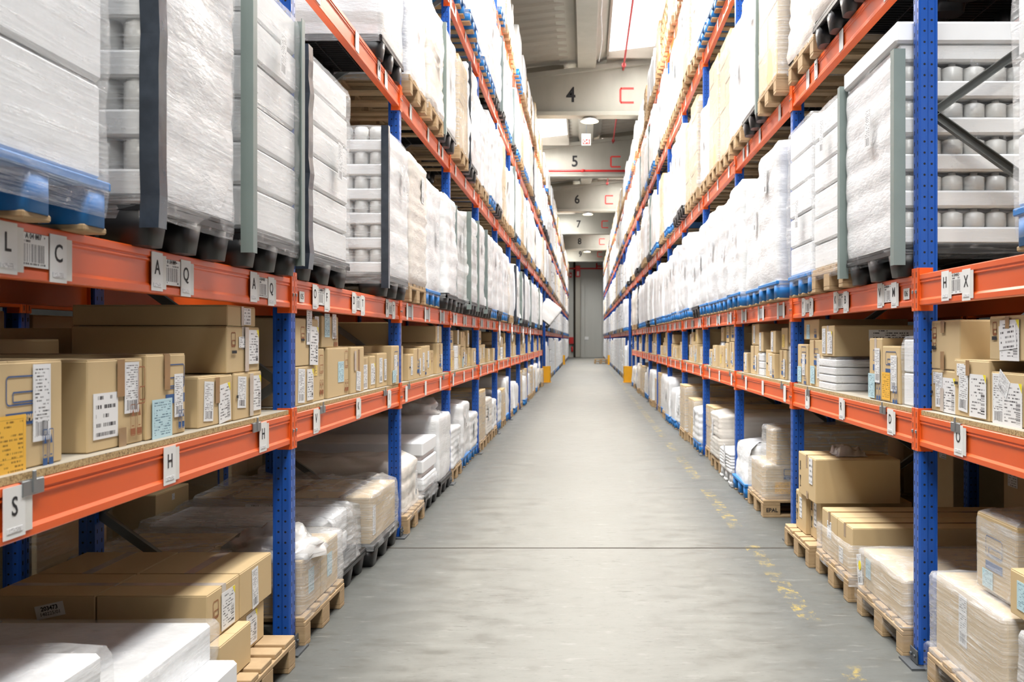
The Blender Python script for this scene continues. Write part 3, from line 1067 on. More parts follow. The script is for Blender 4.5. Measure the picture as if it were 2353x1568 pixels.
def eur_mb():
    m = MB(); random.seed(2)
    for x in (-.35, 0, .35):
        m.box(x - (.05 if x else .0725), x + (.05 if x else .0725), 0, 1.2, 0, .022, .003)
        for y in (.0725, .6, 1.1275): m.box(x - (.05 if x else .0725), x + (.05 if x else .0725), y - .0725, y + .0725, .022, .100, .002)
    for y in (.0725, .6, 1.1275): m.box(-.4, .4, y - .0725, y + .0725, .100, .122, .003)
    for x, w in ((-.3275, .145), (-.165, .1), (0, .145), (.165, .1), (.3275, .145)):
        m.box(x - w / 2, x + w / 2, random.uniform(0, .006), 1.2 - random.uniform(0, .006), .122, .144, .003)
    return m


def black_mb():
    m = MB()
    m.box(-.4, .4, 0, 1.2, .125, .150, .006)
    m.box(-.4, -.375, 0, 1.2, .105, .127).box(.375, .4, 0, 1.2, .105, .127).box(-.4, .4, 0, .025, .105, .127).box(-.4, .4, 1.175, 1.2, .105, .127)
    for x in (-.31, 0, .31):
        for y in (.1, .6, 1.1):
            loft(m, x, y, 0, .12, .072, .092, b0=.082, b1=.10)
    for x in [-.37 + .0462 * i for i in range(17)]: m.box(x - .004, x + .004, .02, 1.18, .104, .126)
    for y in (.3, .45, .75, .9): m.box(-.38, .38, y - .004, y + .004, .1, .126)
    return m


def blue_mb():
    m = MB()
    m.box(-.4, .4, 0, 1.2, .118, .144, .004)
    for x in (-.325, 0, .325):
        for y in (.075, .6, 1.125): loft(m, x, y, .016, .12, .070, .070, e=5)
        m.box(x - .07, x + .07, .01, 1.19, 0, .018, .004, mi=1)
    return m


def whitep_mb():
    m = MB()
    m.box(-.4, .4, 0, 1.2, .12, .16, .01)
    for x in (-.32, 0, .32):
        m.box(x - .07, x + .07, 0, 1.2, 0, .03, .008)
        for y in (.08, .6, 1.12): loft(m, x, y, .02, .125, .075, .065)
    return m


PAL = {'wood': (eur_mb().mesh('pallet', 'wood'), .144, 'wooden'), 'black': (black_mb().mesh('pallet', 'black_plastic'), .150, 'black'),
       'blue': (blue_mb().mesh('pallet', ['blue_pallet', 'wood']), .144, 'blue'), 'white': (whitep_mb().mesh('pallet', 'white_plastic'), .16, 'white')}

# ------------------------------------------------------------------ wrapped goods
def shell(w, d, h, seed=0, layers=6, bulge=.008, amp=.012, nx=16, nd=20, nz=20, r=.03, freq=3.0, top=.01, mrings=4, shrink=0.0, z0=0.0, lean=0.0):
    """film or goods under film: rounded box, bulging at each tray row and wrinkled; x +-w/2, y 0..d"""
    per = []
    def corner(cx, cy, a0):
        for i in range(4):
            a = math.radians(a0 + 30 * i)
            per.append((cx + r * math.cos(a), cy + r * math.sin(a), math.cos(a), math.sin(a)))
    hw = w / 2
    for i in range(1, nx): per.append((-hw + r + (w - 2 * r) * i / nx, 0, 0, -1))
    corner(hw - r, r, -90)
    for i in range(1, nd): per.append((hw, r + (d - 2 * r) * i / nd, 1, 0))
    corner(hw - r, d - r, 0)
    for i in range(1, nx): per.append((hw - r - (w - 2 * r) * i / nx, d, 0, 1))
    corner(-hw + r, d - r, 90)
    for i in range(1, nd): per.append((-hw, d - r - (d - 2 * r) * i / nd, -1, 0))
    corner(-hw + r, r, 180)
    m = MB(); n = len(per)
    off = Vector((seed * 3.17, seed * 1.31, seed * .77))
    rows = []
    for k in range(nz + 1):
        t = k / nz; z = t * h
        b = bulge * (abs(math.sin(PI * t * layers)) ** .6) if layers else 0
        sh = shrink * t
        edge = .012 * max(0, (t - .96) / .04)
        for x, y, ax, ay in per:
            p = Vector((x, y, z))
            q = b + amp * (noise.noise(p * freq + off) + .28 * noise.noise(Vector((p.x, p.y, p.z * 2.4)) * freq * 3 + off)) - edge - sh
            m.v.append((x + ax * q + lean * z, y + ay * q, z + z0))
        rows.append(k * n)
    for j in range(1, mrings + 1):
        s_ = 1 - j / mrings if j < mrings else .02
        rows.append(len(m.v))
        for x, y, ax, ay in per:
            p = Vector((x * s_, d / 2 + (y - d / 2) * s_, h))
            m.v.append((p.x + lean * h, p.y, h + z0 + top * (noise.noise(p * freq * 1.5 + off) + .5) + .004))
    for a, b in zip(rows, rows[1:]):
        for i in range(n):
            j = (i + 1) % n
            m.f.append([a + i, a + j, b + j, b + i]); m.mi.append(0)
    m.f.append([rows[-1] + i for i in range(n)]); m.mi.append(0)
    m.sm = set(range(len(m.f)))
    return m


def stack_mb(w, d, h, nx, ny, nz, gap=.004, c=.004, jit=.0, seed=0):
    m = MB(); rr = random.Random(seed)
    for i in range(nx):
        for j in range(ny):
            for k in range(nz):
                ox, oy = rr.uniform(-jit, jit), rr.uniform(-jit, jit)
                m.box(-w / 2 + w * i / nx + gap / 2 + ox, -w / 2 + w * (i + 1) / nx - gap / 2 + ox, d * j / ny + gap / 2 + oy, d * (j + 1) / ny - gap / 2 + oy,
                      h * k / nz, h * (k + 1) / nz - gap / 2, c)
    return m


GUARD = {}
def guard_mesh(h, mat, th=.045, wav=0.0):
    k = (round(h, 2), mat, wav)
    if k not in GUARD:
        m = MB(); n = 14
        # L profile hugging the corner at the origin, arms along +x and +y
        pr = [(-.004, -.004), (th, -.004), (th, 0), (0, 0), (0, th), (-.004, th)]
        for s_ in range(n + 1):
            z = h * s_ / n
            o = wav * math.sin(s_ * 1.3) ** 3
            for p, q in pr: m.v.append((p + o, q - abs(o) * .6, z))
        for s_ in range(n):
            for i in range(6):
                j = (i + 1) % 6
                m.f.append([s_ * 6 + i, s_ * 6 + j, (s_ + 1) * 6 + j, (s_ + 1) * 6 + i]); m.mi.append(0)
        m.f.append([5, 4, 3, 2, 1, 0]); m.mi.append(0)
        m.f.append([n * 6 + i for i in range(6)]); m.mi.append(0)
        GUARD[k] = m.mesh('corner_guard', mat)
    return GUARD[k]


def add_guard(root, side, w, h, z, mat='guard', far=False, th=.045, wav=0.0, drop=.1, out=.0):
    """edge board on the corner nearest the viewer (or the far one)"""
    near_x = -w / 2 if side == 'left' else w / 2
    x = -near_x if far else near_x
    o = obj('corner_guard', guard_mesh(h + drop, mat, th, wav), root, (x * (1 + 2 * out / w), -.004 - out, z - drop))
    if x > 0: o.scale = (-1, 1, 1)
    return o


WCOL = {'white': 'white', 'rows': 'white', 'cream': 'cream', 'brown': 'brown', 'cartons': 'brown', 'stack': 'wooden'}
_proto = {}
def load_proto(pal, kind, h, var, lod):
    """pallet with goods in film; h is height of goods above the pallet"""
    key = (pal, kind, round(h, 2), var, lod)
    if key in _proto: return _proto[key]
    pm, ph, _ = PAL[pal]
    res = {0: (10, 12, 12), 1: (5, 5, 6)}[lod]
    w, d = .80, 1.18
    rnd = random.Random(var * 7 + 1)
    parts = [('pallet', pm, (0, 0, 0))]
    if kind in ('white', 'rows', 'cream'):
        sh = shell(w, d, h, seed=var + 1, layers=rnd.choice([5, 6, 7]) if kind != 'cream' else 10, bulge=.010 if kind != 'cream' else .02, amp=.016 + .01 * (var % 3),
                   nx=res[0], nd=res[1], nz=res[2] * (2 if lod == 0 else 1), freq=2.6, top=.03, shrink=.02 * (var % 3 == 1), lean=0)
        parts.append(('wrapped_goods', sh.mesh('wrapped_goods', {'white': 'white_load', 'rows': 'white_load_rows', 'cream': 'cream_load'}[kind]), (0, .01, ph)))
        # skirt of film pulled over the pallet edge
        if lod == 0:
            sk = shell(w + .012, d + .01, .09, seed=var + 5, layers=0, bulge=0, amp=.006, nx=10, nd=8, nz=3, top=0, mrings=1)
            sk.f = sk.f[:len(sk.f) - 1 - len(sk.f) // 5]; sk.mi = sk.mi[:len(sk.f)]; sk.sm = set(range(len(sk.f)))
            parts.append(('film_skirt', sk.mesh('film_skirt', 'film_milky'), (0, .005, ph - .05)))
    elif kind == 'brown':
        parts.append(('cartons', stack_mb(w - .02, d, h, 2, 3, max(2, int(round(h / .26))), seed=var, jit=.004).mesh('cartons', 'carton'), (0, .01, ph)))
        sh = shell(w, d + .01, h + .008, seed=var + 3, layers=0, bulge=0, amp=.008, nx=res[0], nd=res[1], nz=res[2], top=.01, mrings=2)
        parts.append(('stretch_film', sh.mesh('stretch_film', 'film'), (0, .005, ph - .02)))
    elif kind == 'stack':
        parts = [('pallet', pm, (0, 0, ph * i + .002 * i)) for i in range(int(h / .144) + 1)]
    _proto[key] = parts
    return parts


def pallet_load(side, yc, z, pal, kind, h, var, lod, label, group, inset=-.07, guard=None, lbl=None):
    if kind == 'stack':
        first = None
        n = int(h / .144) + 1
        for i in range(n):
            r = obj('pallet', PAL[pal][0], None, wpos(side, yc + .01 * (i % 2), z + i * (PAL[pal][1] + .001), inset + .008 * ((i * 7) % 3)), RZ3(side))
            nm = {0: 'lowest', n - 1: 'topmost'}.get(i, {1: 'second', 2: 'third', 3: 'fourth', 4: 'fifth'}.get(i, 'sixth') + ' lowest')
            tag(r, 'empty %s pallet, %s of stack, %s' % (PAL[pal][2], nm, label), 'pallet', 'empty pallets in stacks')
        return
    r = empty('pallet_load', wpos(side, yc, z, inset), RZ(side))
    tag(r, label, 'pallet load', group)
    for nm, me, loc in load_proto(pal, kind, h, var, lod): obj(nm, me, r, loc)
    ph = PAL[pal][1]
    if guard: add_guard(r, side, .80, h, ph, guard, wav=.006 * (var % 3))
    if lbl: obj('shipping_label', label_mesh(.12, .21, 'label_form'), r, (lbl[0], -.012, ph + lbl[1]), (0, .05, 0))
    return r


def RZ3(side): return (0, 0, RZ(side))

# ------------------------------------------------------------------ cartons
_cart = {}
def carton_mesh(w, d, h, open_=False):
    k = (round(w, 2), round(d, 2), round(h, 2))
    if k in _cart: return _cart[k]
    m = MB()
    m.box(-w / 2, w / 2, 0, d, 0, h - .0025, .004)
    # two top flaps meeting over a dark slit, slightly proud
    if w < d:
        m.box(-w / 2 + .002, -.0015, .002, d - .002, h - .004, h, .001).box(.0015, w / 2 - .002, .002, d - .002, h - .004, h, .001)
        m.box(-.0014, .0014, .003, d - .003, h - .003, h - .001, mi=1)
    else:
        m.box(-w / 2 + .002, w / 2 - .002, .002, d / 2 - .0015, h - .004, h, .001).box(-w / 2 + .002, w / 2 - .002, d / 2 + .0015, d - .002, h - .004, h, .001)
        m.box(-w / 2 + .003, w / 2 - .003, d / 2 - .0014, d / 2 + .0014, h - .003, h - .001, mi=1)
    _cart[k] = m.mesh('carton', ['carton', 'gap'])
    return _cart[k]


def tape_mesh(w, d, h, mat, front=.3, tw=.045):
    m = MB()
    if w < d * 1.0:
        m.box(-tw / 2, tw / 2, -.0005, d * .98, h - .0005, h + .0006)
        m.box(-tw / 2, tw / 2, -.0008, 0.0005, h - h * front, h + .0006)
    else:
        m.box(-w / 2 - .0005, w / 2 + .0005, d / 2 - tw / 2, d / 2 + tw / 2, h - .0005, h + .0006)
        m.box(-w / 2 - .0008, -w / 2 + .0005, d / 2 - tw / 2, d / 2 + tw / 2, h * (1 - front), h)
        m.box(w / 2 - .0005, w / 2 + .0008, d / 2 - tw / 2, d / 2 + tw / 2, h * (1 - front), h)
    return m.mesh('packing_tape', mat)


LBL = {'form': ('shipping_label', 'label_form'), 'dense': ('goods_label', 'label_dense'), 'small': ('sticker', 'label_small'), 'blue': ('blue_form', 'label_blue'),
       'yellow': ('yellow_form', 'label_yellow'), 'orange': ('orange_form', 'label_orange')}


def feat(root, f, w, h, y=-.0008):
    kind, u, v, fw, fh = f[:5]
    rot = f[5] if len(f) > 5 else 0
    x, z = (u - .5) * w, v * h
    if kind in LBL:
        nm, mt = LBL[kind]
        o = obj(nm, label_mesh(fw, fh, mt), root, (x, y, z), (0, rot, 0))
        if kind == 'dense': obj('yellow_corner', MB().quad([(fw / 2 - .03, -.0018, fh / 2), (fw / 2, -.0018, fh / 2 - .035), (fw / 2, -.0018, fh / 2)]).mesh('yellow_corner', 'yellow_dot'), o)
    elif kind in ('logo', 'logo_brown'):
        ink = 'ink_blue' if kind == 'logo' else 'ink_brown'
        m = frame_mark(fw, fh, .004, ink)
        m.add(frame_mark(fw * .82, fh * .38, .004, ink), Matrix.Translation((fw * .08, 0, -fh * .22)))
        if kind == 'logo': m.box(-fw / 2, fw / 2, -.0009, 0, -fh / 2 - .05, -fh / 2 - .018)
        obj('printed_mark', m.mesh('printed_mark', ink), root, (x, y, z))
    elif kind in ('arrows', 'arrows_brown'):
        ink = 'ink_blue' if kind == 'arrows' else 'ink_brown'
        m = MB()
        for dx in (-fw * .27, fw * .27):
            m.add(frame_mark(fw * .42, fh, .0025, ink), Matrix.Translation((dx, 0, 0)))
            m.box(dx - fw * .17, dx + fw * .17, -.0009, 0, -fh / 2 + .004, -fh / 2 + .024)
            m.box(dx - fw * .08, dx + fw * .08, -.0009, 0, -fh * .2, -fh * .17)
            m.quad([(dx - fw * .12, -.0009, fh * .12), (dx + fw * .12, -.0009, fh * .12), (dx, -.0009, fh * .38)])
        obj('handling_marks', m.mesh('handling_marks', ink), root, (x, y, z))
    elif kind == 'bar':
        obj('printed_bar', MB().box(-fw / 2, fw / 2, -.0008, 0, -fh / 2, fh / 2).mesh('printed_bar', 'ink_black'), root, (x, y, z))
    elif kind == 'glass':
        m = MB()
        for k in (-.5, .5):
            m.box(k * fw - .004, k * fw + .004, -.0008, 0, .01, .05)
        m.quad([(-fw, -.0009, -.01), (fw, -.0009, -.01), (0, -.0009, .015)])
        m.quad([(-fw, -.0009, -.05), (-fw * .15, -.0009, -.09), (fw * .15, -.0009, -.09), (fw, -.0009, -.05)])
        m.box(-.004, .004, -.0008, 0, -.12, -.09).box(-fw * .7, fw * .7, -.0008, 0, -.126, -.12)
        obj('handling_marks', m.mesh('handling_marks', 'ink_black'), root, (x, y, z))
    elif kind == 'tapev':
        fh = min(fh, 2 * (h - .002 - z)); z = min(z, h - fh / 2 - .001)
        obj('packing_tape', MB().box(-fw / 2, fw / 2, -.0007, 0, -fh / 2, fh / 2).mesh('packing_tape', 'tape'), root, (x, y, z))
    elif kind == 'tapec':
        fh = min(fh, h - .004); z = min(max(z, fh / 2 + .002), h - fh / 2 - .001)
        obj('packing_tape', MB().box(-fw / 2, fw / 2, -.0007, 0, -fh / 2, fh / 2).mesh('packing_tape', 'tape_clear'), root, (x, y, z))


def carton(side, ya, yb, z0, z1, inset, d, label, feats=(), tape='tape', group='brown cartons on the lowest shelves', rot=0.0, lean=0.0, nearfeats=(), parent=None, mat=None, front=.3):
    w, h = abs(yb - ya), z1 - z0
    if parent is None:
        r = obj('carton', carton_mesh(w, d, h), None, wpos(side, (ya + yb) / 2, z0, inset), (0, lean, RZ(side) + rot))
        tag(r, label, 'carton', group)
    else:
        r = obj('carton', carton_mesh(w, d, h), parent, ((ya + yb) / 2, inset, z0), (0, 0, rot))
    if tape: obj('packing_tape', tape_mesh(w, d, h, tape, front), r)
    for i, f in enumerate(feats): feat(r, f, w, h, -.0008 - .0015 * i)
    if nearfeats:      # on the face turned towards the viewer
        for f in nearfeats:
            k = f[0]
            nm, mt = LBL.get(k, ('printed_mark', 'label_small'))
            sx = -1 if side == 'left' else 1
            o = obj(nm, label_mesh(f[3], f[4], mt), r, (sx * (w / 2 + .001), f[1] * d, f[2] * h), (0, 0, sx * PI / 2))
            if len(f) > 5: o.rotation_euler[1] = f[5]
    return r


SH = {'left': LEVEL['left'][1] + .0235, 'right': LEVEL['right'][1] + .0235}

# ---- nearest cartons on the left shelf
zl = SH['left']
Yl = lambda px, i=.03: Yat('left', px, i)
GS = 'brown cartons on the lowest shelves'
c = carton('left', 2.25, Yl(147), zl, zl + .275, .035, .62, 'brown carton with blue print and orange form, left shelf, nearest the viewpoint',
       [('logo', .64, .73, .17, .075), ('form', .79, .60, .085, .20), ('orange', .50, .23, .14, .155), ('arrows', .84, .16, .055, .10)], None)
obj('printed_word', text_mesh('PHARMA', .024, 'carton', .9, .0004, .0006), c, ((.64 - .5) * .5, -.0026, .275 * .73 - .075 / 2 - .034)) 
carton('left', Yl(213), Yl(338), zl, zl + .270, .045, .60, 'wide brown carton with three white labels and brown handling marks on left shelf',
       [('small', .30, .38, .155, .135), ('form', .77, .66, .10, .16), ('tapev', .56, .78, .05, .14), ('tapev', .58, .10, .05, .06), ('arrows_brown', .83, .28, .085, .10), ('logo_brown', .93, .68, .05, .12)], None)
carton('left', Yl(343), Yl(432), zl, zl + .280, .04, .60, 'narrow brown carton with pale blue form and crossed tape on left shelf',
       [('logo', .72, .72, .16, .085), ('form', .80, .48, .075, .15), ('blue', .36, .23, .16, .13), ('tapev', .48, .78, .045, .15), ('arrows', .84, .18, .055, .065)], 'tape')
carton('left', Yl(462), Yl(539), zl, zl + .190, .04, .5, 'low brown carton with two labels under the long carton, left shelf first bay',
       [('form', .28, .50, .095, .15, .06), ('dense', .74, .42, .13, .15, -.08), ('tapev', .52, .7, .045, .10)], None)
carton('left', Yl(541), Yl(603), zl, zl + .192, .035, .5, 'low brown carton with printed labels beside the first blue post, left shelf',
       [('form', .26, .58, .10, .13, .05), ('dense', .78, .52, .12, .15), ('bar', .08, .5, .02, .012), ('tapec', .58, .5, .045, .18)], None)
carton('left', Yl(527), Yl(601), zl + .194, zl + .382, .04, .62, 'long brown carton lying on two low cartons, left shelf first bay',
       [('logo_brown', .18, .72, .05, .06), ('small', .44, .66, .085, .045), ('dense', .78, .55, .13, .145), ('bar', .18, .45, .055, .012), ('tapec', .55, .5, .045, .185)], 'tape_clear', front=.5)
carton('left', Yl(529), Yl(592), zl + .384, zl + .468, .04, .62, 'topmost brown carton of pile, partly hidden behind left second level beam',
       [('small', .68, .5, .09, .07), ('tapec', .50, .5, .03, .08)], None)
carton('left', 4.09, 4.38, zl, zl + .375, .56, .42, 'brown carton at the back of left shelf with small white sticker', [('small', .2, .78, .07, .05), ('tapec', .48, .9, .03, .07), ('dense', .78, .72, .10, .13)], None)
carton('left', 3.2, 4.0, zl, zl + .33, .68, .30, 'shaded brown carton deep behind the front cartons, left shelf first bay', [], None)
# left second bay
Z = zl
def stackrow(side, rows):
    for a in rows: carton(side, *a[:6], a[6], a[7] if len(a) > 7 else [], a[8] if len(a) > 8 else 'tape')
B2 = 'left shelf second bay'
stackrow('left', [
    (Yl(681), Yl(724), Z, Z + .195, .035, .4, 'brown carton with white forms under a taller one, ' + B2, [('form', .3, .5, .12, .17, .05), ('dense', .75, .5, .12, .16)], None),
    (Yl(681), Yl(733), Z + .197, Z + .435, .035, .45, 'upright brown carton with long hanging label beside first blue post', [('logo_brown', .3, .7, .07, .06), ('bar', .3, .55, .06, .012), ('form', .56, .95, .10, .24), ('dense', .76, .42, .16, .20, .03)], None),
    (Yl(726), Yl(753), Z, Z + .280, .05, .45, 'tall narrow brown carton with yellow form, ' + B2, [('yellow', .2, .72, .09, .13), ('arrows_brown', .75, .25, .08, .08), ('logo_brown', .7, .7, .08, .10)], None),
    (Yl(734), Yl(746), Z + .285, Z + .45, .06, .4, 'slim brown carton squeezed between two upper cartons, ' + B2, [('form', .5, .6, .08, .14)], None),
    (Yl(748), Yl(785), Z + .285, Z + .46, .05, .45, 'upper brown carton with blue form and white label, ' + B2, [('blue', .3, .7, .11, .13), ('form', .72, .68, .09, .14), ('arrows_brown', .8, .2, .08, .06)], None),
    (Yl(757), Yl(804), Z, Z + .283, .04, .5, 'wide brown carton with pale blue form, ' + B2, [('blue', .62, .5, .14, .12), ('logo_brown', .88, .75, .08, .10), ('arrows_brown', .88, .2, .09, .07)], None),
    (Yl(806), Yl(836), Z, Z + .285, .03, .4, 'crumpled brown carton wound in torn tape, ' + B2, [('tapev', .6, .5, .05, .25, .1), ('form', .55, .25, .12, .12, .08), ('tapec', .3, .7, .05, .12, -.2)], None),
    (Yl(838), Yl(853), Z, Z + .215, .05, .4, 'small brown carton with white label right of crumpled one, ' + B2, [('form', .5, .4, .13, .16)], None),
    (Yl(854), Yl(866), Z, Z + .22, .04, .4, 'slim brown carton with dense printed label, ' + B2, [('dense', .5, .45, .13, .14)], None),
    (Yl(867), Yl(889), Z, Z + .235, .03, .4, 'brown carton with slanted white label, ' + B2, [('form', .35, .5, .10, .17), ('form', .8, .5, .08, .15)], None),
    (7.285, Yl(917, .0), Z, Z + .285, .0, .8, 'long brown carton reaching second blue post, ' + B2, [('logo', .6, .75, .14, .06), ('form', .5, .5, .12, .15), ('blue', .3, .22, .14, .09)], None),
])
# right shelf
zr = SH['right']
Yr = lambda px, i=.03: Yat('right', px, i)
B1 = 'right shelf first bay'
carton('right', 4.58, Yr(2189, .04), zr, zr + .185, .05, .5, 'low brown carton beside the first blue post, ' + B1,
       [('small', .2, .80, .06, .05), ('form', .36, .52, .09, .15, -.03), ('dense', .80, .42, .15, .15), ('bar', .06, .45, .03, .012), ('tapec', .52, .3, .04, .10)], None)
carton('right', Yr(2190, .04), Yr(2270, .04), zr, zr + .235, .045, .5, 'brown carton with red cornered label between two lower cartons, ' + B1,
       [('small', .2, .82, .08, .05), ('form', .30, .50, .10, .19, .06), ('dense', .72, .40, .17, .17), ('bar', .1, .58, .04, .012), ('tapev', .45, .86, .04, .09)], None)
carton('right', 3.28, Yr(2271, .04), zr, zr + .195, .05, .5, 'brown carton with folded white label at the right picture edge, ' + B1,
       [('form', .62 - .5, .48, .11, .19), ('dense', .32, .40, .17, .16), ('form', .2, .78, .10, .07, .5)], None)
carton('right', 4.58, Yr(2200, .04), zr + .187, zr + .400, .05, .52, 'upper brown carton taped at front next to first blue post, ' + B1,
       [('logo_brown', .12, .75, .05, .05), ('logo_brown', .12, .55, .05, .05), ('bar', .12, .44, .05, .016), ('tapev', .45, .87, .045, .10), ('tapev', .45, .18, .045, .08)], None)
carton('right', 3.28, Yr(2268, .04), zr + .240, zr + .405, .05, .52, 'upper brown carton with big creased label at the right picture edge',
       [('logo_brown', .08, .72, .04, .05), ('bar', .08, .5, .045, .014), ('dense', .30, .45, .17, .15), ('small', .28, .52, .15, .09, -.06), ('tapev', .28, .85, .035, .06)], None)
carton('right', 3.35, 4.3, zr, zr + .36, .60, .38, 'shaded brown carton behind the front cartons, ' + B1, [], None)
B2 = 'right shelf second bay'
stackrow('right', [
    (Yr(2028), Yr(2068), zr, zr + .285, .03, .45, 'brown carton with orange form, ' + B2, [('logo', .5, .78, .18, .07), ('form', .68, .52, .10, .18), ('orange', .25, .28, .14, .14), ('arrows', .78, .14, .08, .09)], None),
    (Yr(1998), Yr(2027), zr, zr + .325, .03, .75, 'tall brown carton with pale blue form, ' + B2, [('tapec', .5, .9, .04, .10), ('logo', .6, .72, .13, .06), ('form', .68, .56, .09, .18), ('blue', .25, .22, .12, .13), ('arrows', .82, .14, .08, .09)], None),
    (Yr(1857), Yr(1886), zr, zr + .315, .04, .4, 'brown carton with crossed tape and blue form, ' + B2, [('tapev', .4, .85, .04, .10), ('logo', .55, .72, .13, .06), ('form', .75, .45, .08, .16), ('blue', .3, .25, .13, .12)], None),
    (7.365, Yr(1856), zr, zr + .285, .03, .4, 'brown carton with blue print beside second blue post, ' + B2, [('logo', .6, .82, .16, .07), ('form', .62, .5, .09, .15), ('blue', .22, .25, .13, .11), ('arrows', .8, .12, .08, .06)], None),
    (Yr(1838), Yr(1871), zr + .318, zr + .455, .06, .6, 'upper brown carton close under the beam, ' + B2, [('blue', .3, .4, .1, .1), ('arrows', .8, .3, .07, .06)], None),
    (Yr(1888), Yr(1917), zr + .212, zr + .405, .03, .62, 'long brown carton lying across white wrapped stack, ' + B2, [('form', .2, .5, .09, .16), ('dense', .68, .45, .13, .14)], 'tape_clear'),
])
o = [q for q in COL.objects if q.get('label', '').startswith('long brown carton lying across white')][0]
obj('goods_label', label_mesh(.26, .065, 'label_small'), o, ((Yr(1888) - Yr(1917)) / 2 - .001 + abs(Yr(1888) - Yr(1917)), .25, .13), (0, 0, PI / 2))


def small_wrapped(side, ya, yb, z0, z1, inset, d, label, kind='tray', layers=4):
    w, h = abs(yb - ya), z1 - z0
    r = empty('wrapped_stack', wpos(side, (ya + yb) / 2, z0, inset), RZ(side))
    tag(r, label, 'wrapped stack', 'white wrapped stacks on the shelves')
    hh = (h - .012) / layers
    tm = MB().box(-w / 2 + .012, w / 2 - .012, .012, d - .012, 0, hh - .006, .006).mesh('tray', kind)
    for i in range(layers): obj('tray', tm, r, (0, 0, i * hh))
    obj('stretch_film', shell(w, d, h - .004, seed=int(ya * 10), layers=layers, bulge=.003, amp=.008, nx=8, nd=8, nz=10, freq=7, r=.015, top=.006).mesh('stretch_film', 'film_milky'), r)
    return r


small_wrapped('right', Yr(2070), Yr(2102), zr, zr + .335, .03, .4, 'tall white wrapped parcel beside first blue post, right shelf second bay', 'foam', 2)
small_wrapped('right', Yr(1880), Yr(1920), zr, zr + .21, .02, .62, 'low stack of white trays in film under long carton, right shelf', 'tray', 4)

# generic filling of the remaining shelf bays
FE = [[('form', .35, .5, .09, .16), ('arrows', .78, .2, .07, .07)], [('logo', .55, .74, .14, .06), ('form', .7, .45, .08, .15), ('blue', .28, .25, .11, .1)],
      [('dense', .6, .5, .12, .14), ('tapec', .3, .6, .04, .14)], [('yellow', .35, .4, .1, .1), ('logo_brown', .7, .7, .08, .08)],
      [('form', .6, .55, .09, .15), ('bar', .25, .5, .05, .012)], [('tapev', .5, .8, .04, .1), ('logo', .55, .5, .12, .06), ('form', .75, .4, .07, .14)]]
rn = random.Random(77)
NUM = ['first', 'second', 'third', 'fourth', 'fifth', 'sixth', 'seventh', 'eighth', 'ninth', 'tenth']
for side in ('left', 'right'):
    zz = SH[side]
    for bi in range(2, 11):
        y, p, desc, sec = BAYS[side][bi]
        # a few placed ones in the third bays, then random
        yy = y + .07; i = 0
        items = []
        while True:
            w = rn.uniform(.20, .44); 
            if yy + w > y + p - .07: break
            items.append((yy, yy + w)); yy += w + rn.choice([.006, .01, .03, .08])
        ncl = 0
        for a, b in items:
            w = b - a
            h = rn.uniform(.19, .30)
            dd = rn.uniform(.4, .75)
            ins = rn.uniform(.02, .07)
            nm = NUM[min(ncl, 9)]
            if rn.random() < .16:
                small_wrapped(side, a, b, zz, zz + h, ins, .45, 'white wrapped stack, %s from near end, %s shelf %s' % (nm, side, desc), 'foam', rn.choice([2, 3, 4]))
            else:
                carton(side, a, b, zz, zz + h, ins, dd, 'brown carton, %s from near end in bottom row, %s shelf %s' % (nm, side, desc), rn.choice(FE) if bi < 6 else rn.choice(FE)[:1], None)
            if h < .30 and rn.random() < .55:
                h2 = min(rn.uniform(.13, .22), .465 - h - .01)
                carton(side, a + .01, b - rn.uniform(0, .04), zz + h + .006, zz + h + .006 + h2, ins + .01, dd - .05, 'brown carton, %s from near end in upper row, %s shelf %s' % (nm, side, desc), rn.choice(FE)[:1] if bi < 6 else [], None)
            ncl += 1
        if bi < 5:
            carton(side, y + .3, y + 1.2, zz, zz + .42, .84, .22, 'big shaded carton at the back of %s shelf, %s, near end' % (side, desc), [], None)
            carton(side, y + 1.4, y + 2.5, zz, zz + .40, .84, .22, 'big shaded carton at the back of %s shelf, %s, far end' % (side, desc), [], None)

# ------------------------------------------------------------------ detailed loads close to the viewpoint (second level)
def rotm(a, ax='Z'): return Matrix.Rotation(a, 3, ax)

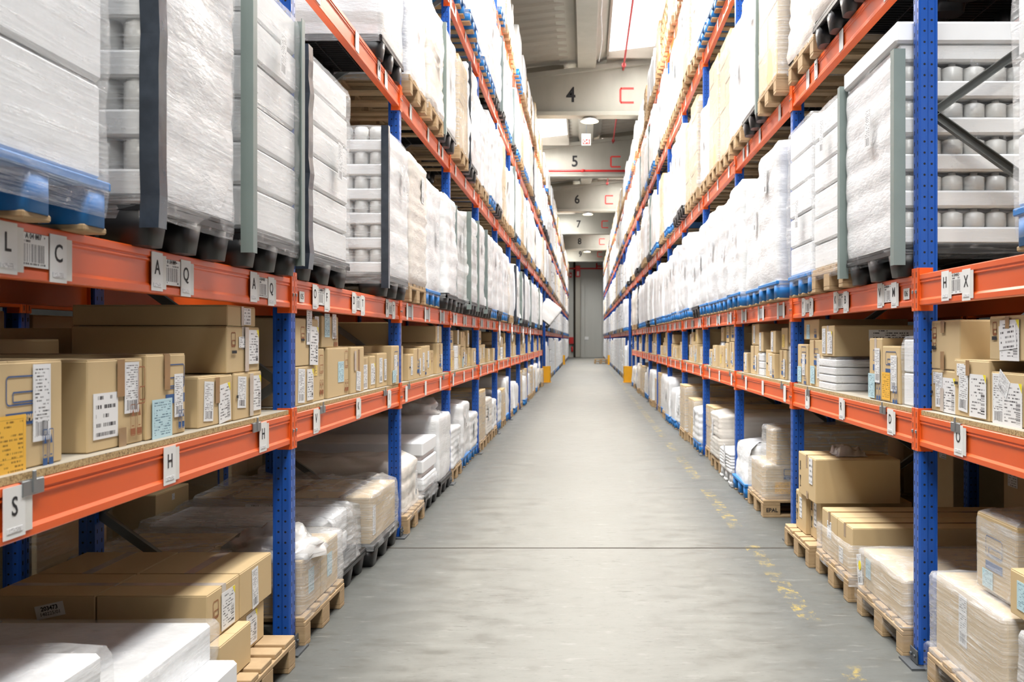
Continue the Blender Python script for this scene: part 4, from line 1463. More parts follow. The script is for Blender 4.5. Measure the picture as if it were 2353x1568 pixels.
def detailed(side, ya, yb, z, pal, h, label, layers=6, guard=None, kind='tray', film='film_milky', seed=1, d=1.16, inset=-.07, guard2=None, lbls=(), wav=0.0, bulge=.007, amp=.012,
             bottles=False, topcap=False, pale_rows=False, group='wrapped pallet loads on the racks', filmdrop=.07, gth=.045):
    w = abs(yb - ya); ph = PAL[pal][1]
    r = empty('pallet_load', wpos(side, (ya + yb) / 2, z, inset), RZ(side))
    tag(r, label, 'pallet load', group)
    p = obj('pallet', PAL[pal][0], r); p.scale = (max(.95, w / .8) if w > .8 else max(w / .8, .9), 1, 1)
    hh = h / layers
    for i in range(layers):
        if bottles:
            t = MB().box(-w / 2 + .01, w / 2 - .01, .01, d - .01, 0, hh * .47, .01).mesh('tray', kind)
            obj('tray', t, r, (0, 0, ph + i * hh))
        elif pale_rows:
            t = MB().box(-w / 2 + .012, w / 2 - .012, .012, d - .012, 0, hh * .46, .008).mesh('tray', kind)
            obj('tray', t, r, (0, 0, ph + i * hh))
        else:
            rr = random.Random(seed * 50 + i)
            t = MB().box(-w / 2 + .014, w / 2 - .014, .014, d - .014, 0, hh - .005, .012).mesh('tray', kind)
            obj('tray', t, r, (rr.uniform(-.004, .004), rr.uniform(-.004, .004), ph + i * hh))
    if bottles or pale_rows:
        bm = MB().lathe([(.045, 0), (.05, .008), (.05, hh * .53 * .72), (.03, hh * .53 * .82), (.018, hh * .53 * .86), (.018, hh * .53 * .985)], n=12) if bottles else \
            MB().lathe([(.043, 0), (.047, .006), (.047, hh * .54 * .86), (.04, hh * .54 * .9), (.04, hh * .54 * .985)], n=12)
        bme = bm.mesh('bottle', 'bottle')
        sx = -1 if side == 'left' else 1
        for i in range(layers - (1 if topcap else 0)):
            z1 = ph + i * hh + hh * .47
            nd = 11
            for j in range(nd): obj('bottle' if bottles else 'jar', bme, r, (sx * (w / 2 - .065), .07 + j * (d - .14) / (nd - 1), z1))
            nx = 7
    if bottles or pale_rows:
        ff = shell(w - .05, .10, h - (.10 if topcap else 0), seed=seed + 3, layers=layers, bulge=.006, amp=.008, nx=16, nd=4, nz=layers * 5, freq=3, r=.01, top=.0, mrings=2)
        obj('film_front', ff.mesh('film_front', 'white_load'), r, ((.022 if side == 'left' else -.022), .004, ph))
        obj('inner_goods', MB().box(-w / 2 + .13, w / 2 - .13, .12, d - .05, 0, h - .12).mesh('inner_goods', 'tray'), r, (0, 0, ph))
    if topcap:
        obj('top_cap', MB().box(-w / 2 - .012, w / 2 + .012, -.012, d, 0, .10, .012).mesh('top_cap', 'foam'), r, (0, 0, ph + h - .09))
    hf = h + (.0 if not topcap else -.07)
    fm = shell(w, d, hf + .004 + filmdrop, seed=seed, layers=layers if not topcap else layers, bulge=bulge, amp=amp, nx=30, nd=26, nz=layers * 8, freq=3.2, r=.02, top=.02)
    o = obj('stretch_film', fm.mesh('stretch_film', film), r, (0, 0, ph - filmdrop))
    if guard: add_guard(r, side, w, h - (.12 if topcap else 0), ph, guard, wav=wav, th=gth, drop=.10, out=bulge + .008)
    if guard2: add_guard(r, side, w, h, ph, guard2, far=True, drop=.10, out=bulge + .006)
    for (lx, lz, lw, lh, lk) in lbls:
        obj(LBL[lk][0], label_mesh(lw, lh, LBL[lk][1]), r, (lx, -.018 - bulge, ph + lz), (0, .06, 0))
    return r


zL2, zR2 = LEVEL['left'][2], LEVEL['right'][2]
Yo = lambda px, i=-.07: Yat('left', px, i)
detailed('left', 2.12, Yo(250), zL2, 'blue', 1.35, 'white wrapped load on blue pallet at upper left picture edge', 5, seed=2, kind='foam', filmdrop=.10, bulge=.006)
detailed('left', Yo(353), Yo(537), zL2, 'black', 1.28, 'white wrapped load with dark blue edge board, second on left rack', 7, guard='guard_dark', seed=3, pale_rows=True, lbls=[(.02, 1.02, .07, .16, 'form')], gth=.055, wav=.004)
detailed('left', Yo(572), Yo(688), zL2, 'black', 1.03, 'white wrapped load with green edge board beside first blue post, left rack', 6, guard='guard', guard2='guard', seed=4, lbls=[(.02, .78, .08, .18, 'form')])
detailed('left', Yo(700, -.035), Yo(804, -.035), zL2, 'black', .98, 'white wrapped load just beyond first blue post, left second level', 6, guard='guard_dark', gth=.075, seed=5, wav=.010, inset=-.035, lbls=[(.14, .52, .10, .20, 'form')])
detailed('left', Yo(886), Yo(938), zL2, 'black', .97, 'load of white trays and jars with dark edge board before second blue post, left', 6, guard='guard_dark', seed=6, pale_rows=True, lbls=[(.12, .7, .09, .2, 'form')])
Yp = lambda px, i=-.06: Yat('right', px, i)
detailed('right', 4.72, Yp(1945), zR2, 'black', 1.02, 'tall load of white bottle trays with green edge board, right rack by first post', 6, guard='guard', seed=7, bottles=True, topcap=True, inset=-.06, film='film_thin', lbls=[(.05, .62, .10, .20, 'form')], gth=.05)
detailed('right', 2.35, Yp(2333), zR2, 'blue', 1.25, 'white wrapped load on blue pallet at right picture edge', 5, seed=8, kind='foam', filmdrop=.10, bulge=.005)
detailed('right', Yp(1941), Yp(1869), zR2, 'wood', .97, 'white wrapped load on wooden pallet next to bottle trays, right rack', 6, seed=9, lbls=[(-.02, .78, .09, .2, 'form')], guard='guard')
detailed('right', Yp(1866), Yp(1814), zR2, 'blue', 1.02, 'white wrapped load on blue pallet before second blue post, right rack', 5, seed=10, amp=.02, kind='foam', lbls=[(.05, .4, .09, .2, 'form')])

# ------------------------------------------------------------------ all other rack slots
spec = []      # (y, side, lvl, slot, desc, sec)
rs = random.Random(5)
preset = {('left', 2, 2): [('wood', 'cream'), ('blue', 'white'), ('black', 'white')], ('left', 2, 3): [('black', 'rows'), ('black', 'rows'), ('black', 'white')],
          ('left', 2, 4): [('black', 'white'), ('blue', 'white'), ('black', 'white')], ('left', 2, 5): [('blue', 'white'), ('black', 'cream'), ('wood', 'white')],
          ('left', 0, 3): [('wood', 'white'), ('blue', 'white'), ('blue', 'white')], ('left', 0, 4): [('wood', 'brown'), ('wood', 'cream'), ('wood', 'white')],
          ('right', 0, 3): [('white', 'white'), ('wood', 'cream'), ('wood', 'brown')], ('right', 0, 4): [('blue', 'white'), ('wood', 'brown'), ('wood', 'brown')],
          ('left', 2, 10): [('black', 'white'), ('blue', 'white'), None],
          ('left', 3, 1): [None, None, ('black', 'rows')], ('left', 3, 2): [('wood', 'white'), ('wood', 'cream'), ('black', 'white')],
          ('left', 3, 3): [('wood', 'brown'), ('black', 'white'), ('wood', 'white')], ('left', 3, 4): [('wood', 'white'), ('blue', 'white'), ('black', 'white')],
          ('left', 4, 3): [('blue', 'white')] * 3, ('left', 4, 4): [('blue', 'white')] * 2 + [('black', 'white')], ('left', 4, 5): [('black', 'white'), ('blue', 'white'), ('blue', 'white')],
          ('left', 5, 5): [('blue', 'white'), ('wood', 'brown'), ('wood', 'cream')], ('left', 5, 6): [('wood', 'cream'), ('blue', 'white'), ('blue', 'white')],
          ('left', 5, 7): [('wood', 'white'), ('wood', 'stack'), ('wood', 'white')],
          ('right', 2, 2): [('blue', 'white')] * 3, ('right', 2, 3): [('blue', 'white')] * 3, ('right', 2, 4): [('black', 'white'), ('blue', 'white'), ('blue', 'white')],
          ('right', 3, 1): [('black', 'white'), ('black', 'cream'), ('wood', 'cream')], ('right', 3, 2): [('wood', 'brown'), ('black', 'white'), ('wood', 'white')],
          ('right', 3, 3): [('wood', 'brown'), ('wood', 'brown'), ('wood', 'white')], ('right', 3, 4): [('wood', 'brown'), ('wood', 'brown'), ('black', 'white')],
          ('right', 4, 3): [('blue', 'white'), ('blue', 'white'), ('blue', 'white')], ('right', 4, 4): [('wood', 'cream'), ('wood', 'brown'), ('wood', 'cream')],
          ('right', 4, 5): [('wood', 'white'), ('wood', 'cream'), ('wood', 'white')]}
SLOT = ['near', 'middle', 'far']
for side in ('left', 'right'):
    for bi, (y, p, desc, sec) in enumerate(BAYS[side]):
        for lvl in (0, 2, 3, 4, 5):
            if lvl == 0 and (sec == 9 or (sec == 1 and bi < 3)): continue
            if lvl == 2 and (bi < 2 or sec == 9): continue
            n = 3 if p > 2.79 else 2
            for s_ in range(n):
                yc = y + (.5 + .9 * s_ if n == 3 else .65 + (p - 1.3) * s_)
                pr = preset.get((side, lvl, bi))
                if pr is not None: ch = pr[s_]
                else:
                    if lvl == 5: ch = rs.choices([('wood', 'white'), ('wood', 'cream'), ('blue', 'white'), ('wood', 'brown'), ('wood', 'stack'), None], [5, 3, 3, 3, 2, 1])[0]
                    elif lvl in (3, 4): ch = rs.choices([('wood', 'white'), ('black', 'white'), ('blue', 'white'), ('wood', 'brown'), ('black', 'rows'), ('wood', 'cream')], [3, 4, 4, 2, 2, 2])[0]
                    elif lvl == 2: ch = rs.choices([('blue', 'white'), ('black', 'white'), ('black', 'rows'), ('wood', 'white'), ('wood', 'cream')], [5, 4, 2, 1, 1])[0]
                    elif sec == 1: ch = rs.choices([('wood', 'brown'), ('blue', 'white'), ('wood', 'cream'), ('wood', 'white'), ('black', 'white')], [4, 4, 2, 2, 1])[0]
                    else: ch = rs.choices([('black', 'white'), ('blue', 'white'), ('wood', 'cream'), ('wood', 'white')], [4, 2, 1, 2])[0]
                if ch is None: continue
                if lvl == 0 and bi == 3 and sec == 1: h = {'left': [.40, .60, .42], 'right': [.16, .50, .52]}[side][s_]
                elif lvl == 0: h = rs.choice([.42, .5, .66]) if sec == 1 else rs.choice([1.1, 1.25, 1.3, 1.4])
                elif lvl == 5: h = rs.choice([.70, .80, .86])
                elif lvl == 2: h = rs.choice([.95, 1.0, 1.04])
                else: h = rs.choice([.95, 1.1, 1.2])
                z = LEVEL[side][lvl] if lvl else 0.0
                if not in_view(X_of(side), yc, z, z + h + .2): continue
                spec.append((yc, side, lvl, s_ if n == 3 else (0, 2)[s_], desc, sec, ch, h, z, bi))
spec.sort(key=lambda q: q[0])
NIND = 285
used = 0
far = []
gv = random.Random(9)
for q in spec:
    yc, side, lvl, s_, desc, sec, (pal, kind), h, z, bi = q
    if used >= NIND: far.append(q); continue
    where = ('%s rack, %s, %s, %s slot' % (side, LV[lvl], desc, SLOT[s_])) if lvl else ('floor of %s rack, %s, %s slot' % (side, desc, SLOT[s_]))
    if kind == 'stack':
        if yc > 32: kind = 'white'
        else:
            pallet_load(side, yc, z, pal, 'stack', .72, 0, 0, '%s rack top level %s' % (side, desc), None); continue
    lab = {'white': 'white wrapped load', 'rows': 'wrapped tray load', 'cream': 'cream wrapped load', 'brown': 'wrapped brown cartons'}[kind]
    label = '%s on %s pallet, %s' % (lab, PAL[pal][2], where)
    lod = 0 if yc < 17 else 1
    g = gv.choice([None, None, 'guard', 'guard', 'guard_dark']) if pal == 'black' and yc < 30 else None
    pallet_load(side, yc, z, pal, kind, h, gv.randrange(5), lod, label, 'wrapped pallet loads on the racks' if lvl else 'pallet loads on the floor',
                inset=-.07 + gv.uniform(-.03, .03) if lvl else gv.uniform(-.06, .02), guard=g, lbl=(gv.uniform(-.2, .2), h * gv.uniform(.5, .8)) if yc < 20 and kind != 'brown' else None)
    used += 1
for yy, ln, w_ in ((15.9, .28, 'nearest'), (18.6, .22, 'second'), (21.9, .34, 'third'), (24.8, .26, 'farthest')):
    m = MB(); q = [(-.02, .02), (.0, -.08), (.03, -.5 * ln - .1), (.015, -ln - .1), (-.03, -.6 * ln - .1), (-.015, -.06)]
    for a, b in zip(q, q[1:]): m.tube((a[0] * 2, -.012 - abs(a[0]) * .3, a[1]), (b[0] * 2, -.012 - abs(b[0]) * .3, b[1]), .012, n=6)
    tag(obj('hanging_film', m.mesh('hanging_film', 'foam'), None, wpos('left', yy, zL2 + .0, -.03), RZ3('left')), 'twisted white film tail hanging over left second level beam, %s of four' % w_, 'film tail', 'hanging film tails')
r = empty('pallet_load', (-1.20, 32.25, zL2 + .05), RZ('left'))
r.rotation_euler = (math.radians(38), 0, RZ('left'))
tag(r, 'white load on black pallet tipped towards the aisle at left rack end', 'pallet load')
obj('pallet', MB().add(black_mb(), Matrix.Diagonal((.8, .5, 1, 1))).mesh('pallet', 'black_plastic'), r)
obj('wrapped_goods', shell(.62, .58, .62, seed=90, layers=2, nx=8, nd=8, nz=8).mesh('wrapped_goods', 'white_load'), r, (0, .01, .15))
fm = MB()
for q in far:
    yc, side, lvl, s_, desc, sec, (pal, kind), h, z, bi = q
    T = Matrix.Translation(wpos(side, yc, z, -.07)) @ Matrix.Rotation(RZ(side), 4, 'Z')
    pm = {'wood': 1, 'black': 2, 'blue': 3}[pal]
    lm = {'white': 0, 'rows': 0, 'cream': 4, 'brown': 5, 'stack': 1}[kind]
    b = MB()
    for x in (-.32, 0, .32): b.box(x - .07, x + .07, 0, 1.15, 0, .10, mi=pm)
    b.box(-.4, .4, 0, 1.18, .10, .145, mi=pm)
    rr = random.Random(int(yc * 100) + lvl)
    n = rr.choice([1, 2, 3])
    for i in range(n): b.box(-.39 + rr.uniform(0, .015), .39 - rr.uniform(0, .015), rr.uniform(0, .02), 1.17, .146 + h * i / n, .146 + h * (i + 1) / n, .03, mi=lm)
    fm.add(b, T)
o = obj('distant_pallet_loads', fm.mesh('distant_pallet_loads', ['white_load', 'wood', 'black_plastic', 'blue_pallet', 'cream_load', 'carton']))
tag(o, 'mass of tiny distant pallet loads filling the racks near the end wall', 'pallet loads', None, 'stuff')

# ------------------------------------------------------------------ floor loads near the viewpoint
def floor_load(side, yc, pal, label, inset=0.0, px=1.0, rz=0.0, z=0.0):
    r = empty('pallet_load', wpos(side, yc, z, inset), RZ(side) + rz)
    tag(r, label, 'pallet load', 'pallet loads on the floor')
    if pal:
        p = obj('pallet', PAL[pal][0], r); p.scale = (px, 1, 1)
    return r

def film_over(r, w, d, h, z, mat='film', seed=1, y=0.0, x=0.0, amp=.012, freq=5, layers=0, top=.02, res=18, name='stretch_film', shrink=0.0, r_=.02):
    return obj(name, shell(w, d, h, seed=seed, layers=layers, bulge=.006 if layers else 0, amp=amp, nx=res, nd=res, nz=res, freq=freq, r=r_, top=top, mrings=6, shrink=shrink).mesh(name, mat), r, (x, y, z))

def crumple(r, w, d, h, loc, seed=1, mat='warm_bag', name='loose_film'):
    m = MB(); n, k = 22, 12
    off = Vector((seed, seed * 2.1, seed * .7))
    for j in range(k + 1):
        ph = PI / 2 * j / k
        for i in range(n):
            t = 2 * PI * i / n
            p = Vector((math.cos(t) * math.cos(ph), math.sin(t) * math.cos(ph), math.sin(ph)))
            q = 1 + .32 * noise.noise(p * 2.6 + off) + .16 * noise.noise(p * 7 + off)
            m.v.append((p.x * w / 2 * q, p.y * d / 2 * q, max(0, p.z * h * q)))
    for j in range(k):
        for i in range(n):
            a = (i + 1) % n
            m.f.append([j * n + i, j * n + a, (j + 1) * n + a, (j + 1) * n + i]); m.mi.append(0)
    m.sm = set(range(len(m.f)))
    return obj(name, m.mesh(name, mat), r, loc)

# left, first bay: two white wrapped loads, then cartons on a wooden pallet
r = floor_load('left', 2.53, 'wood', 'low white wrapped load at the lower left picture corner', -.03)
for i in range(2): obj('tray', MB().box(-.37, .37, .02, 1.16, 0, .22, .012).mesh('tray', 'white_load'), r, (0, 0, .146 + i * .224))
film_over(r, .80, 1.18, .46, .144, 'film_milky', 3, amp=.012, layers=2)
r = floor_load('left', 3.36, 'wood', 'white wrapped load in front of the brown cartons, lower left', -.03)
for i in range(2): obj('tray', MB().box(-.385, .385, .02, 1.16, 0, .145, .012).mesh('tray', 'white_load'), r, (0, 0, .146 + i * .15))
film_over(r, .82, 1.18, .305, .144, 'film_milky', 5, amp=.014, layers=2, top=.012)
obj('low_package', MB().box(-.25, .38, -.05, .3, 0, .16, .012).mesh('low_package', 'foam'), r, (0, -.03, .146))
pl = obj('pallet', PAL['wood'][0], None, wpos('left', 4.205, 0, -.075), RZ3('left'))
tag(pl, 'bare wooden pallet deck under brown cartons beside first left post', 'pallet', 'wooden pallets on the floor')
GF = 'brown cartons standing on floor pallets'
def fc(side, ya, yb, z0, z1, inset, d, label, feats=(), tape='tape_clear', **kw): return carton(side, ya, yb, z0, z1, inset, d, label, feats, tape, GF, **kw)
fc('left', 3.86, 4.22, .146, .315, .0, .55, 'lower brown carton at pallet edge below the taped cartons, lower left', [], None)
fc('left', 4.24, 4.58, .146, .315, .06, .5, 'lower brown carton with dense white label near first left post', [('dense', .5, .5, .14, .14)], None)
fc('left', 3.86, 4.22, .146, .315, .57, .5, 'rear lower brown carton in the shade, lower left pallet', [], None)
fc('left', 4.24, 4.58, .146, .315, .58, .5, 'rear lower brown carton near the post, lower left pallet', [], None)
fc('left', 3.865, 4.225, .317, .508, .05, .42, 'near right brown carton of the top layer with printed label, lower left', [('logo_brown', .25, .6, .06, .07), ('dense', .62, .45, .15, .15)], 'tape_clear')
c = fc('left', 3.865, 4.225, .317, .508, .475, .42, 'near left brown carton of top layer, sticker reading 203473', [], 'tape_clear')
s = obj('sticker', MB().box(-.055, .055, -.001, 0, -.026, .026).mesh('sticker', 'paper'), c, (-.182, .17, .135), (0, -.22, -PI / 2))
t = obj('text', text_mesh('203473', .022, 'ink_black', 1, .0002, .0006), s, (0, -.0015, .010)); obj('text', text_mesh('140225/01', .019, 'ink_black', 1, .0002), s, (0, -.0015, -.010))
fc('left', 4.235, 4.66, .317, .508, .05, .42, 'far right brown carton of the top layer with white slip, lower left', [('form', .45, .45, .08, .17, -.06)], 'tape_clear')
fc('left', 4.235, 4.66, .317, .508, .475, .42, 'far left brown carton of the top layer, lower left pallet', [], 'tape_clear')
fc('left', 6.42, 6.95, .0, .50, 1.32, .5, 'tall brown carton standing at the back left of the first post', [('small', .5, .9, .04, .04)], None)

# left, second bay
r = floor_load('left', 5.29, 'wood', 'brown cartons under milky film with crumpled bag on top, beyond first left post', -.04)
for i in range(2):
    for j in range(2):
        carton('left', -.36 + .365 * i, .0 + .365 * i, .146, .405, .03 + .55 * j, .54, '', [('blue', .5, .5, .1, .12)] if j == 0 else [], None, parent=r)
film_over(r, .78, 1.16, .30, .13, 'film', 11, amp=.012, freq=6)
crumple(r, .45, .5, .13, (-.14, .22, .40), 3)
r = floor_load('left', 6.14, 'black', 'low white foam trays under loose film on black pallet, left', .02)
for i in range(2): obj('tray', MB().box(-.30, .30, .10, 1.1, 0, .135, .015).mesh('tray', 'foam'), r, (0, 0, .152 + i * .138))
film_over(r, .72, 1.16, .30, .145, 'film', 13, amp=.045, freq=4, top=.03, shrink=.04)
r = floor_load('left', 7.03, 'black', 'wide load of brown cartons in shiny film before second left post', -.02, 1.1)
for i in range(2):
    for j in range(3):
        for k in range(1):
            carton('left', -.43 + .435 * i, .0 + .435 * i, .152, .455, .03 + .375 * j, .37, '', [('form', .3, .45, .09, .19)] if (i == 0 and j == 0) else [], 'tape', parent=r, nearfeats=[])
film_over(r, .90, 1.18, .36, .11, 'film', 15, amp=.014, freq=6, top=.05)
obj('goods_label', label_mesh(.22, .12, 'label_small'), r, (-.452, .72, .36), (0, 0, -PI / 2))
r = floor_load('left', 5.25, 'wood', 'tall grey film wrapped load standing behind the brown cartons, left', 1.22)
carton('left', -.36, .36, .146, .9, .03, .9, '', [], None, parent=r)
film_over(r, .78, 1.0, .80, .13, 'film_thin', 21, amp=.012)

# left, third bay
r = floor_load('left', 8.10, 'wood', 'white wrapped sacks on wooden pallet just past second left post', -.045)
obj('wrapped_goods', shell(.72, 1.1, .37, seed=31, layers=3, bulge=.012, amp=.02, nx=16, nd=16, nz=18, top=.06).mesh('wrapped_goods', 'cream_load'), r, (0, .05, .144))
film_over(r, .80, 1.2, .10, .09, 'film_milky', 33, amp=.01, res=10)
obj('shipping_label', label_mesh(.08, .2, 'label_form'), r, (.1, .02, .33), (0, .2, 0))
r = floor_load('left', 9.02, 'black', 'three tiers of white foam trays on black pallet, left third bay', -.03)
for i, (w2, d2, hh) in enumerate(((.74, 1.1, .15), (.76, 1.12, .15), (.78, 1.14, .155))):
    zt = .152 + sum((.15, .15, .155)[:i])
    obj('foam_tray', MB().box(-w2 / 2, w2 / 2, .02, d2, .035, hh, .012).mesh('foam_tray', 'foam'), r, (0, 0, zt))
    obj('tray_lip', MB().box(-w2 / 2 + .02, w2 / 2 - .02, .04, d2 - .02, 0, .036, .004).mesh('tray_lip', 'foam_pink'), r, (0, 0, zt))
film_over(r, .80, 1.16, .17, .10, 'film', 35, amp=.02, freq=5)
r = floor_load('left', 9.95, 'black', 'taller white wrapped block topped with crumpled film, left third bay', -.03)
obj('wrapped_goods', shell(.82, 1.14, .60, seed=41, layers=3, bulge=.008, amp=.012, nx=18, nd=18, nz=20).mesh('wrapped_goods', 'white_load'), r, (0, .02, .152))
crumple(r, .5, .6, .17, (0, .35, .745), 7)
r = floor_load('left', 7.95, 'wood', 'dark film wrapped cartons behind second left post', 1.22)
for i in range(2): carton('left', -.36 + .365 * i, .365 * i, .146, .78, .03, .9, '', [], None, parent=r)
film_over(r, .78, 1.0, .70, .13, 'film_thin', 43, amp=.012)
for yb_, nm in ((9.3, 'third'), (11.6, 'fourth'), (13.4, 'fourth far')):
    r = floor_load('left', yb_, 'wood', 'shaded film wrapped cartons behind left rack, %s bay' % nm, 1.22)
    carton('left', -.38, .38, .146, .85, .03, .95, '', [], None, parent=r)
    film_over(r, .80, 1.02, .73, .13, 'film_thin', 45, amp=.012, res=8)

# right, first bay
r = floor_load('right', 4.03, 'wood', 'film wrapped brown carton with white label, lower right corner beside first post', -.02)
c = carton('right', -.37, .37, .146, .475, .03, 1.1, '', [('form', .42, .62, .085, .20)], None, parent=r)
film_over(r, .78, 1.17, .35, .13, 'film', 51, amp=.010, freq=5)
film_over(r, .82, 1.22, .12, .05, 'film_thin', 52, amp=.012, res=10, y=-.015)
fc('right', 3.72, 4.10, .50, .79, .07, .5, 'small film wrapped carton with blue print on top of the lower right load', [('logo', .45, .60, .16, .08), ('blue', .3, .15, .1, .07)], None)
o = [q for q in COL.objects if q.get('label', '').startswith('small film wrapped carton')][0]
film_over(o, .385, .51, .297, -.003, 'film', 54, amp=.004, res=10, y=-.004, r_=.008)
fc('right', 3.32, 3.66, .50, .66, .02, .45, 'brown carton at the right picture edge above the lower right load', [('blue', .3, .5, .08, .1)], None)
r = floor_load('right', 3.13, 'wood', 'film wrapped carton load cut by the lower right corner', -.02)
carton('right', -.37, .37, .146, .475, .03, 1.1, '', [('form', .6, .4, .10, .20)], None, parent=r)
film_over(r, .78, 1.17, .35, .13, 'film', 56, amp=.010, freq=5)
# right, second bay
r = floor_load('right', 5.14, 'wood', 'low film wrapped brown carton load left of the first right post', -.03)
for i in range(1): carton('right', -.37, .37, .146, .35, .03, 1.1, '', [('blue', .12, .55, .09, .1)], None, parent=r)
film_over(r, .78, 1.17, .225, .13, 'film', 61, amp=.010)
k = obj('hanging_label', label_mesh(.085, .16, 'label_form'), r, (-.27, -.02, .26), (0, -.25, 0))
obj('yellow_dot', MB().lathe([(.025, 0), (.025, .001)], n=16).mesh('yellow_dot', 'yellow_dot'), k, (.02, -.003, .02), (PI / 2, 0, 0))
film_over(r, .82, 1.22, .09, .07, 'film_thin', 62, amp=.010, res=10, y=-.015)
r = floor_load('right', 6.13, 'wood', 'two long brown cartons on wooden pallet with film round the base, right', -.03)
carton('right', .045, .39, .146, .415, .03, 1.1, '', [('small', .25, .25, .09, .09)], 'tape', parent=r)
carton('right', -.35, .035, .146, .415, .03, 1.1, '', [('small', .5, .6, .10, .10), ('tapev', .5, .85, .04, .09)], 'tape', parent=r)
m = shell(.82, 1.18, .23, seed=63, layers=0, bulge=0, amp=.014, nx=24, nd=24, nz=10, freq=6, top=0, mrings=1, r=.02)
m.f = m.f[:-1 - (len(m.f) - 1) // 11]; m.mi = m.mi[:len(m.f)]; m.sm = set(range(len(m.f)))
obj('stretch_film', m.mesh('stretch_film', 'film'), r, (0, .0, .09))
pl = obj('pallet', PAL['wood'][0], None, wpos('right', 7.0, 0, -.06), RZ3('right'))
tag(pl, 'wooden pallet under leaning brown cartons by second right post', 'pallet', 'wooden pallets on the floor')
fc('right', 6.66, 6.95, .146, .415, .03, .6, 'leaning brown carton with white slip below the big upper carton, right', [('small', .5, .6, .08, .16), ('glass', .15, .7, .02, .1)], None)
fc('right', 6.96, 7.28, .146, .415, .0, .6, 'brown carton at pallet end below the big upper carton, right', [('small', .5, .6, .08, .14), ('glass', .15, .7, .02, .1)], None)
fc('right', 6.58, 7.10, .418, .705, -.02, .55, 'big brown carton with handling marks on top of leaning cartons, right', [('glass', .12, .62, .02, .1), ('small', .75, .68, .10, .17), ('tapev', .55, .08, .05, .05)], 'tape')
pl = obj('film_scrap', shell(.24, .20, .008, seed=4, layers=0, amp=.03, nx=12, nd=12, nz=2, r=.01, top=.05, freq=14, mrings=8).mesh('film_scrap', 'warm_bag'), None, wpos('right', 6.84, .708, .16), RZ3('right'))
tag(pl, 'crumpled clear film scrap on the big brown carton', 'film scrap')
r = floor_load('right', 6.35, 'wood', 'dark brown carton load behind the long cartons, right second bay', 1.22)
for i in range(2): carton('right', -.36 + .365 * i, .365 * i, .146, .75, .03, .9, '', [('small', .4, .7, .15, .08)], None, parent=r)
r = floor_load('right', 4.2, 'wood', 'dark film wrapped load behind the lower right cartons', 1.22)
carton('right', -.38, .38, .146, .80, .03, .95, '', [], None, parent=r)
film_over(r, .80, 1.02, .70, .13, 'film_thin', 65, amp=.03)
# right, third bay
r = floor_load('right', 8.87, 'wood', 'tall brown cartons in film on marked wooden pallet past second right post', -.03)
carton('right', -.36, .36, .146, .43, .03, 1.1, '', [], None, parent=r)
carton('right', -.12, .36, .433, .73, .12, .9, '', [], None, parent=r)
film_over(r, .76, 1.16, .30, .13, 'film', 71, amp=.01)
film_over(r, .52, .98, .305, .43, 'film', 72, amp=.015, y=.08, x=.12)
obj('orange_form', label_mesh(.13, .10, 'label_orange'), r, (.368, .17, .24), (0, 0, PI / 2))
obj('printed_mark', frame_mark(.24, .06, .006, 'ink_blue').mesh('printed_mark', 'ink_blue'), r, (.364, .3, .37), (0, 0, PI / 2))
obj('printed_bar', MB().box(-.12, .12, -.001, 0, -.012, .012).mesh('printed_bar', 'ink_blue'), r, (.364, .3, .325), (0, 0, PI / 2))
obj('pallet_brand', text_mesh('EPAL', .045, 'ink_black', 1, .0004, .001), r, (.402, .075, .06), (0, 0, PI / 2))
r = floor_load('right', 9.78, 'blue', 'white wrapped load on blue pallet right before third right post', -.04)
obj('wrapped_goods', shell(.76, 1.12, .34, seed=81, layers=2, bulge=.01, amp=.02, nx=16, nd=14, nz=14, shrink=.05, top=.04).mesh('wrapped_goods', 'white_load'), r, (0, .02, .144))
r = floor_load('right', 8.0, 'wood', 'shaded brown cartons behind second right post', 1.22)
for i in range(2): carton('right', -.36 + .365 * i, .365 * i, .146, .80, .03, .9, '', [('small', .4, .7, .15, .08)], None, parent=r)
for yb_, nm in ((9.2, 'third bay near'), (10.9, 'fourth'), (12.4, 'fourth far'), (14.2, 'fifth')):
    r = floor_load('right', yb_, 'wood', 'shaded brown cartons behind right rack, %s' % nm, 1.22)
    carton('right', -.38, .38, .146, .85, .03, .95, '', [('small', .5, .7, .16, .08)], None, parent=r)
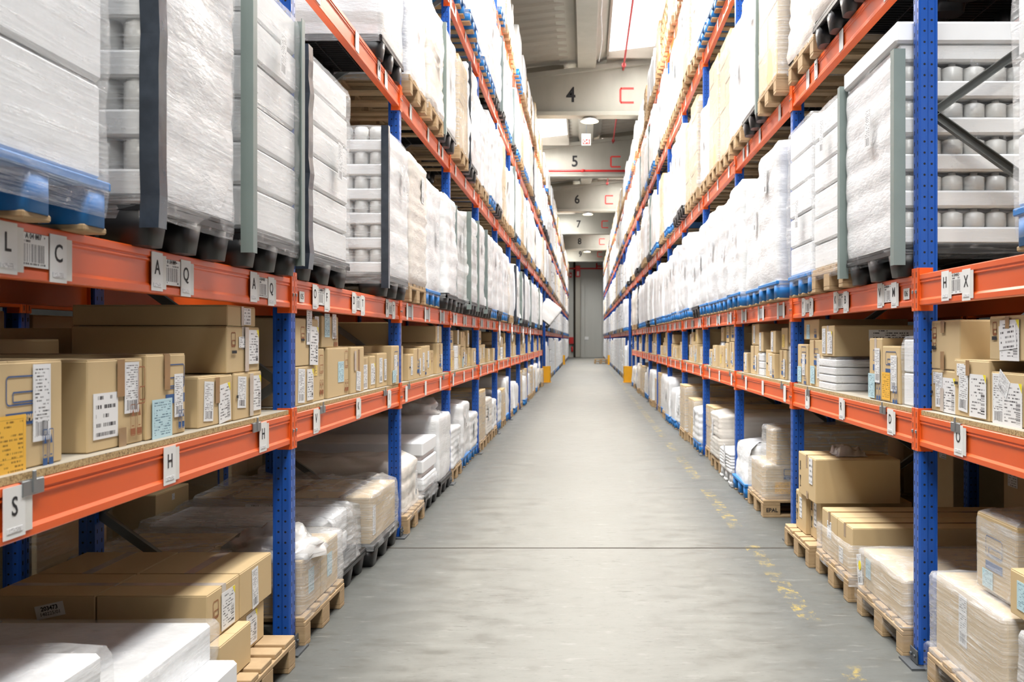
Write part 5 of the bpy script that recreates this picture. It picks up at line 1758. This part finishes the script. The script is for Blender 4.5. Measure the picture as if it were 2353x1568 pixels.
# loose pallet by the end wall
r = obj('pallet', PAL['wood'][0], None, (.95, 62.6, .0), (0, 0, 0))
tag(r, 'lower of two empty wooden pallets on the far aisle floor', 'pallet', 'empty pallets in stacks')
r = obj('pallet', PAL['wood'][0], None, (.97, 62.62, .146), (0, 0, 0))
tag(r, 'upper of two empty wooden pallets on the far aisle floor', 'pallet', 'empty pallets in stacks')

# rear row of racking glimpsed through the gaps
for side in ('left', 'right'):
    zz = LEVEL[side]
    for bi in (0, 1, 2):
        y, p, desc, sec = BAYS[side][bi]
        body, con, conl = beam_meshes(p - .092)
        for lvl in (1, 2):
            r = empty('rack_beam', wpos(side, y + p / 2, zz[lvl], 1.27), RZ(side))
            tag(r, 'orange beam of the rack row behind the %s rack, %s, %s' % (side, {1: 'lower', 2: 'upper'}[lvl], desc), 'rack beam', 'orange rack beams')
            obj('beam_rail', body, r); obj('end_connector', con, r, ((p - .092) / 2 + .002, 0, 0)); obj('end_connector', conl, r, (-(p - .092) / 2 - .002, 0, 0))
        r = obj('rear_shelf', MB().box(-p / 2 + .06, p / 2 - .06, .004, 1.2, 0, .022).mesh('rear_shelf', 'chip'), None, wpos(side, y + p / 2, zz[1] + .001, 1.27), RZ3(side))
        tag(r, 'chipboard shelf of the row behind %s rack, %s' % (side, desc), 'shelf', 'chipboard shelves')
        for j in range(3):
            carton(side, y + .12 + j * .88, y + .92 + j * .88, zz[1] + .024, zz[1] + .024 + (.42, .45, .46)[(j + bi) % 3], 1.30, .6,
                   'dark carton on the shelf behind %s rack, %s, %s' % (side, desc, SLOT[j]), [], None, group='cartons in the row behind')
        if y + p > 4:
            for j in range(3):
                pallet_load(side, y + .5 + .9 * j, zz[2], 'wood', 'brown', 1.1, 1, 1, 'shaded load of the row behind %s rack, %s, %s' % (side, desc, SLOT[j]), 'pallet loads in the row behind', inset=1.30)
    for k in range(3):
        r = empty('rack_upright', wpos(side, Y0[side] + PITCH * (k - 1), 0, 1.27), RZ(side))
        tag(r, 'upright of the row behind %s rack, %s' % (side, ORD[k]), 'rack upright', 'blue rack uprights')
        obj('post', POST, r); obj('footplate', FOOT, r)
print('individual loads', used, 'merged', len(far), 'beams', nbeams, 'objects', len(bpy.data.objects))
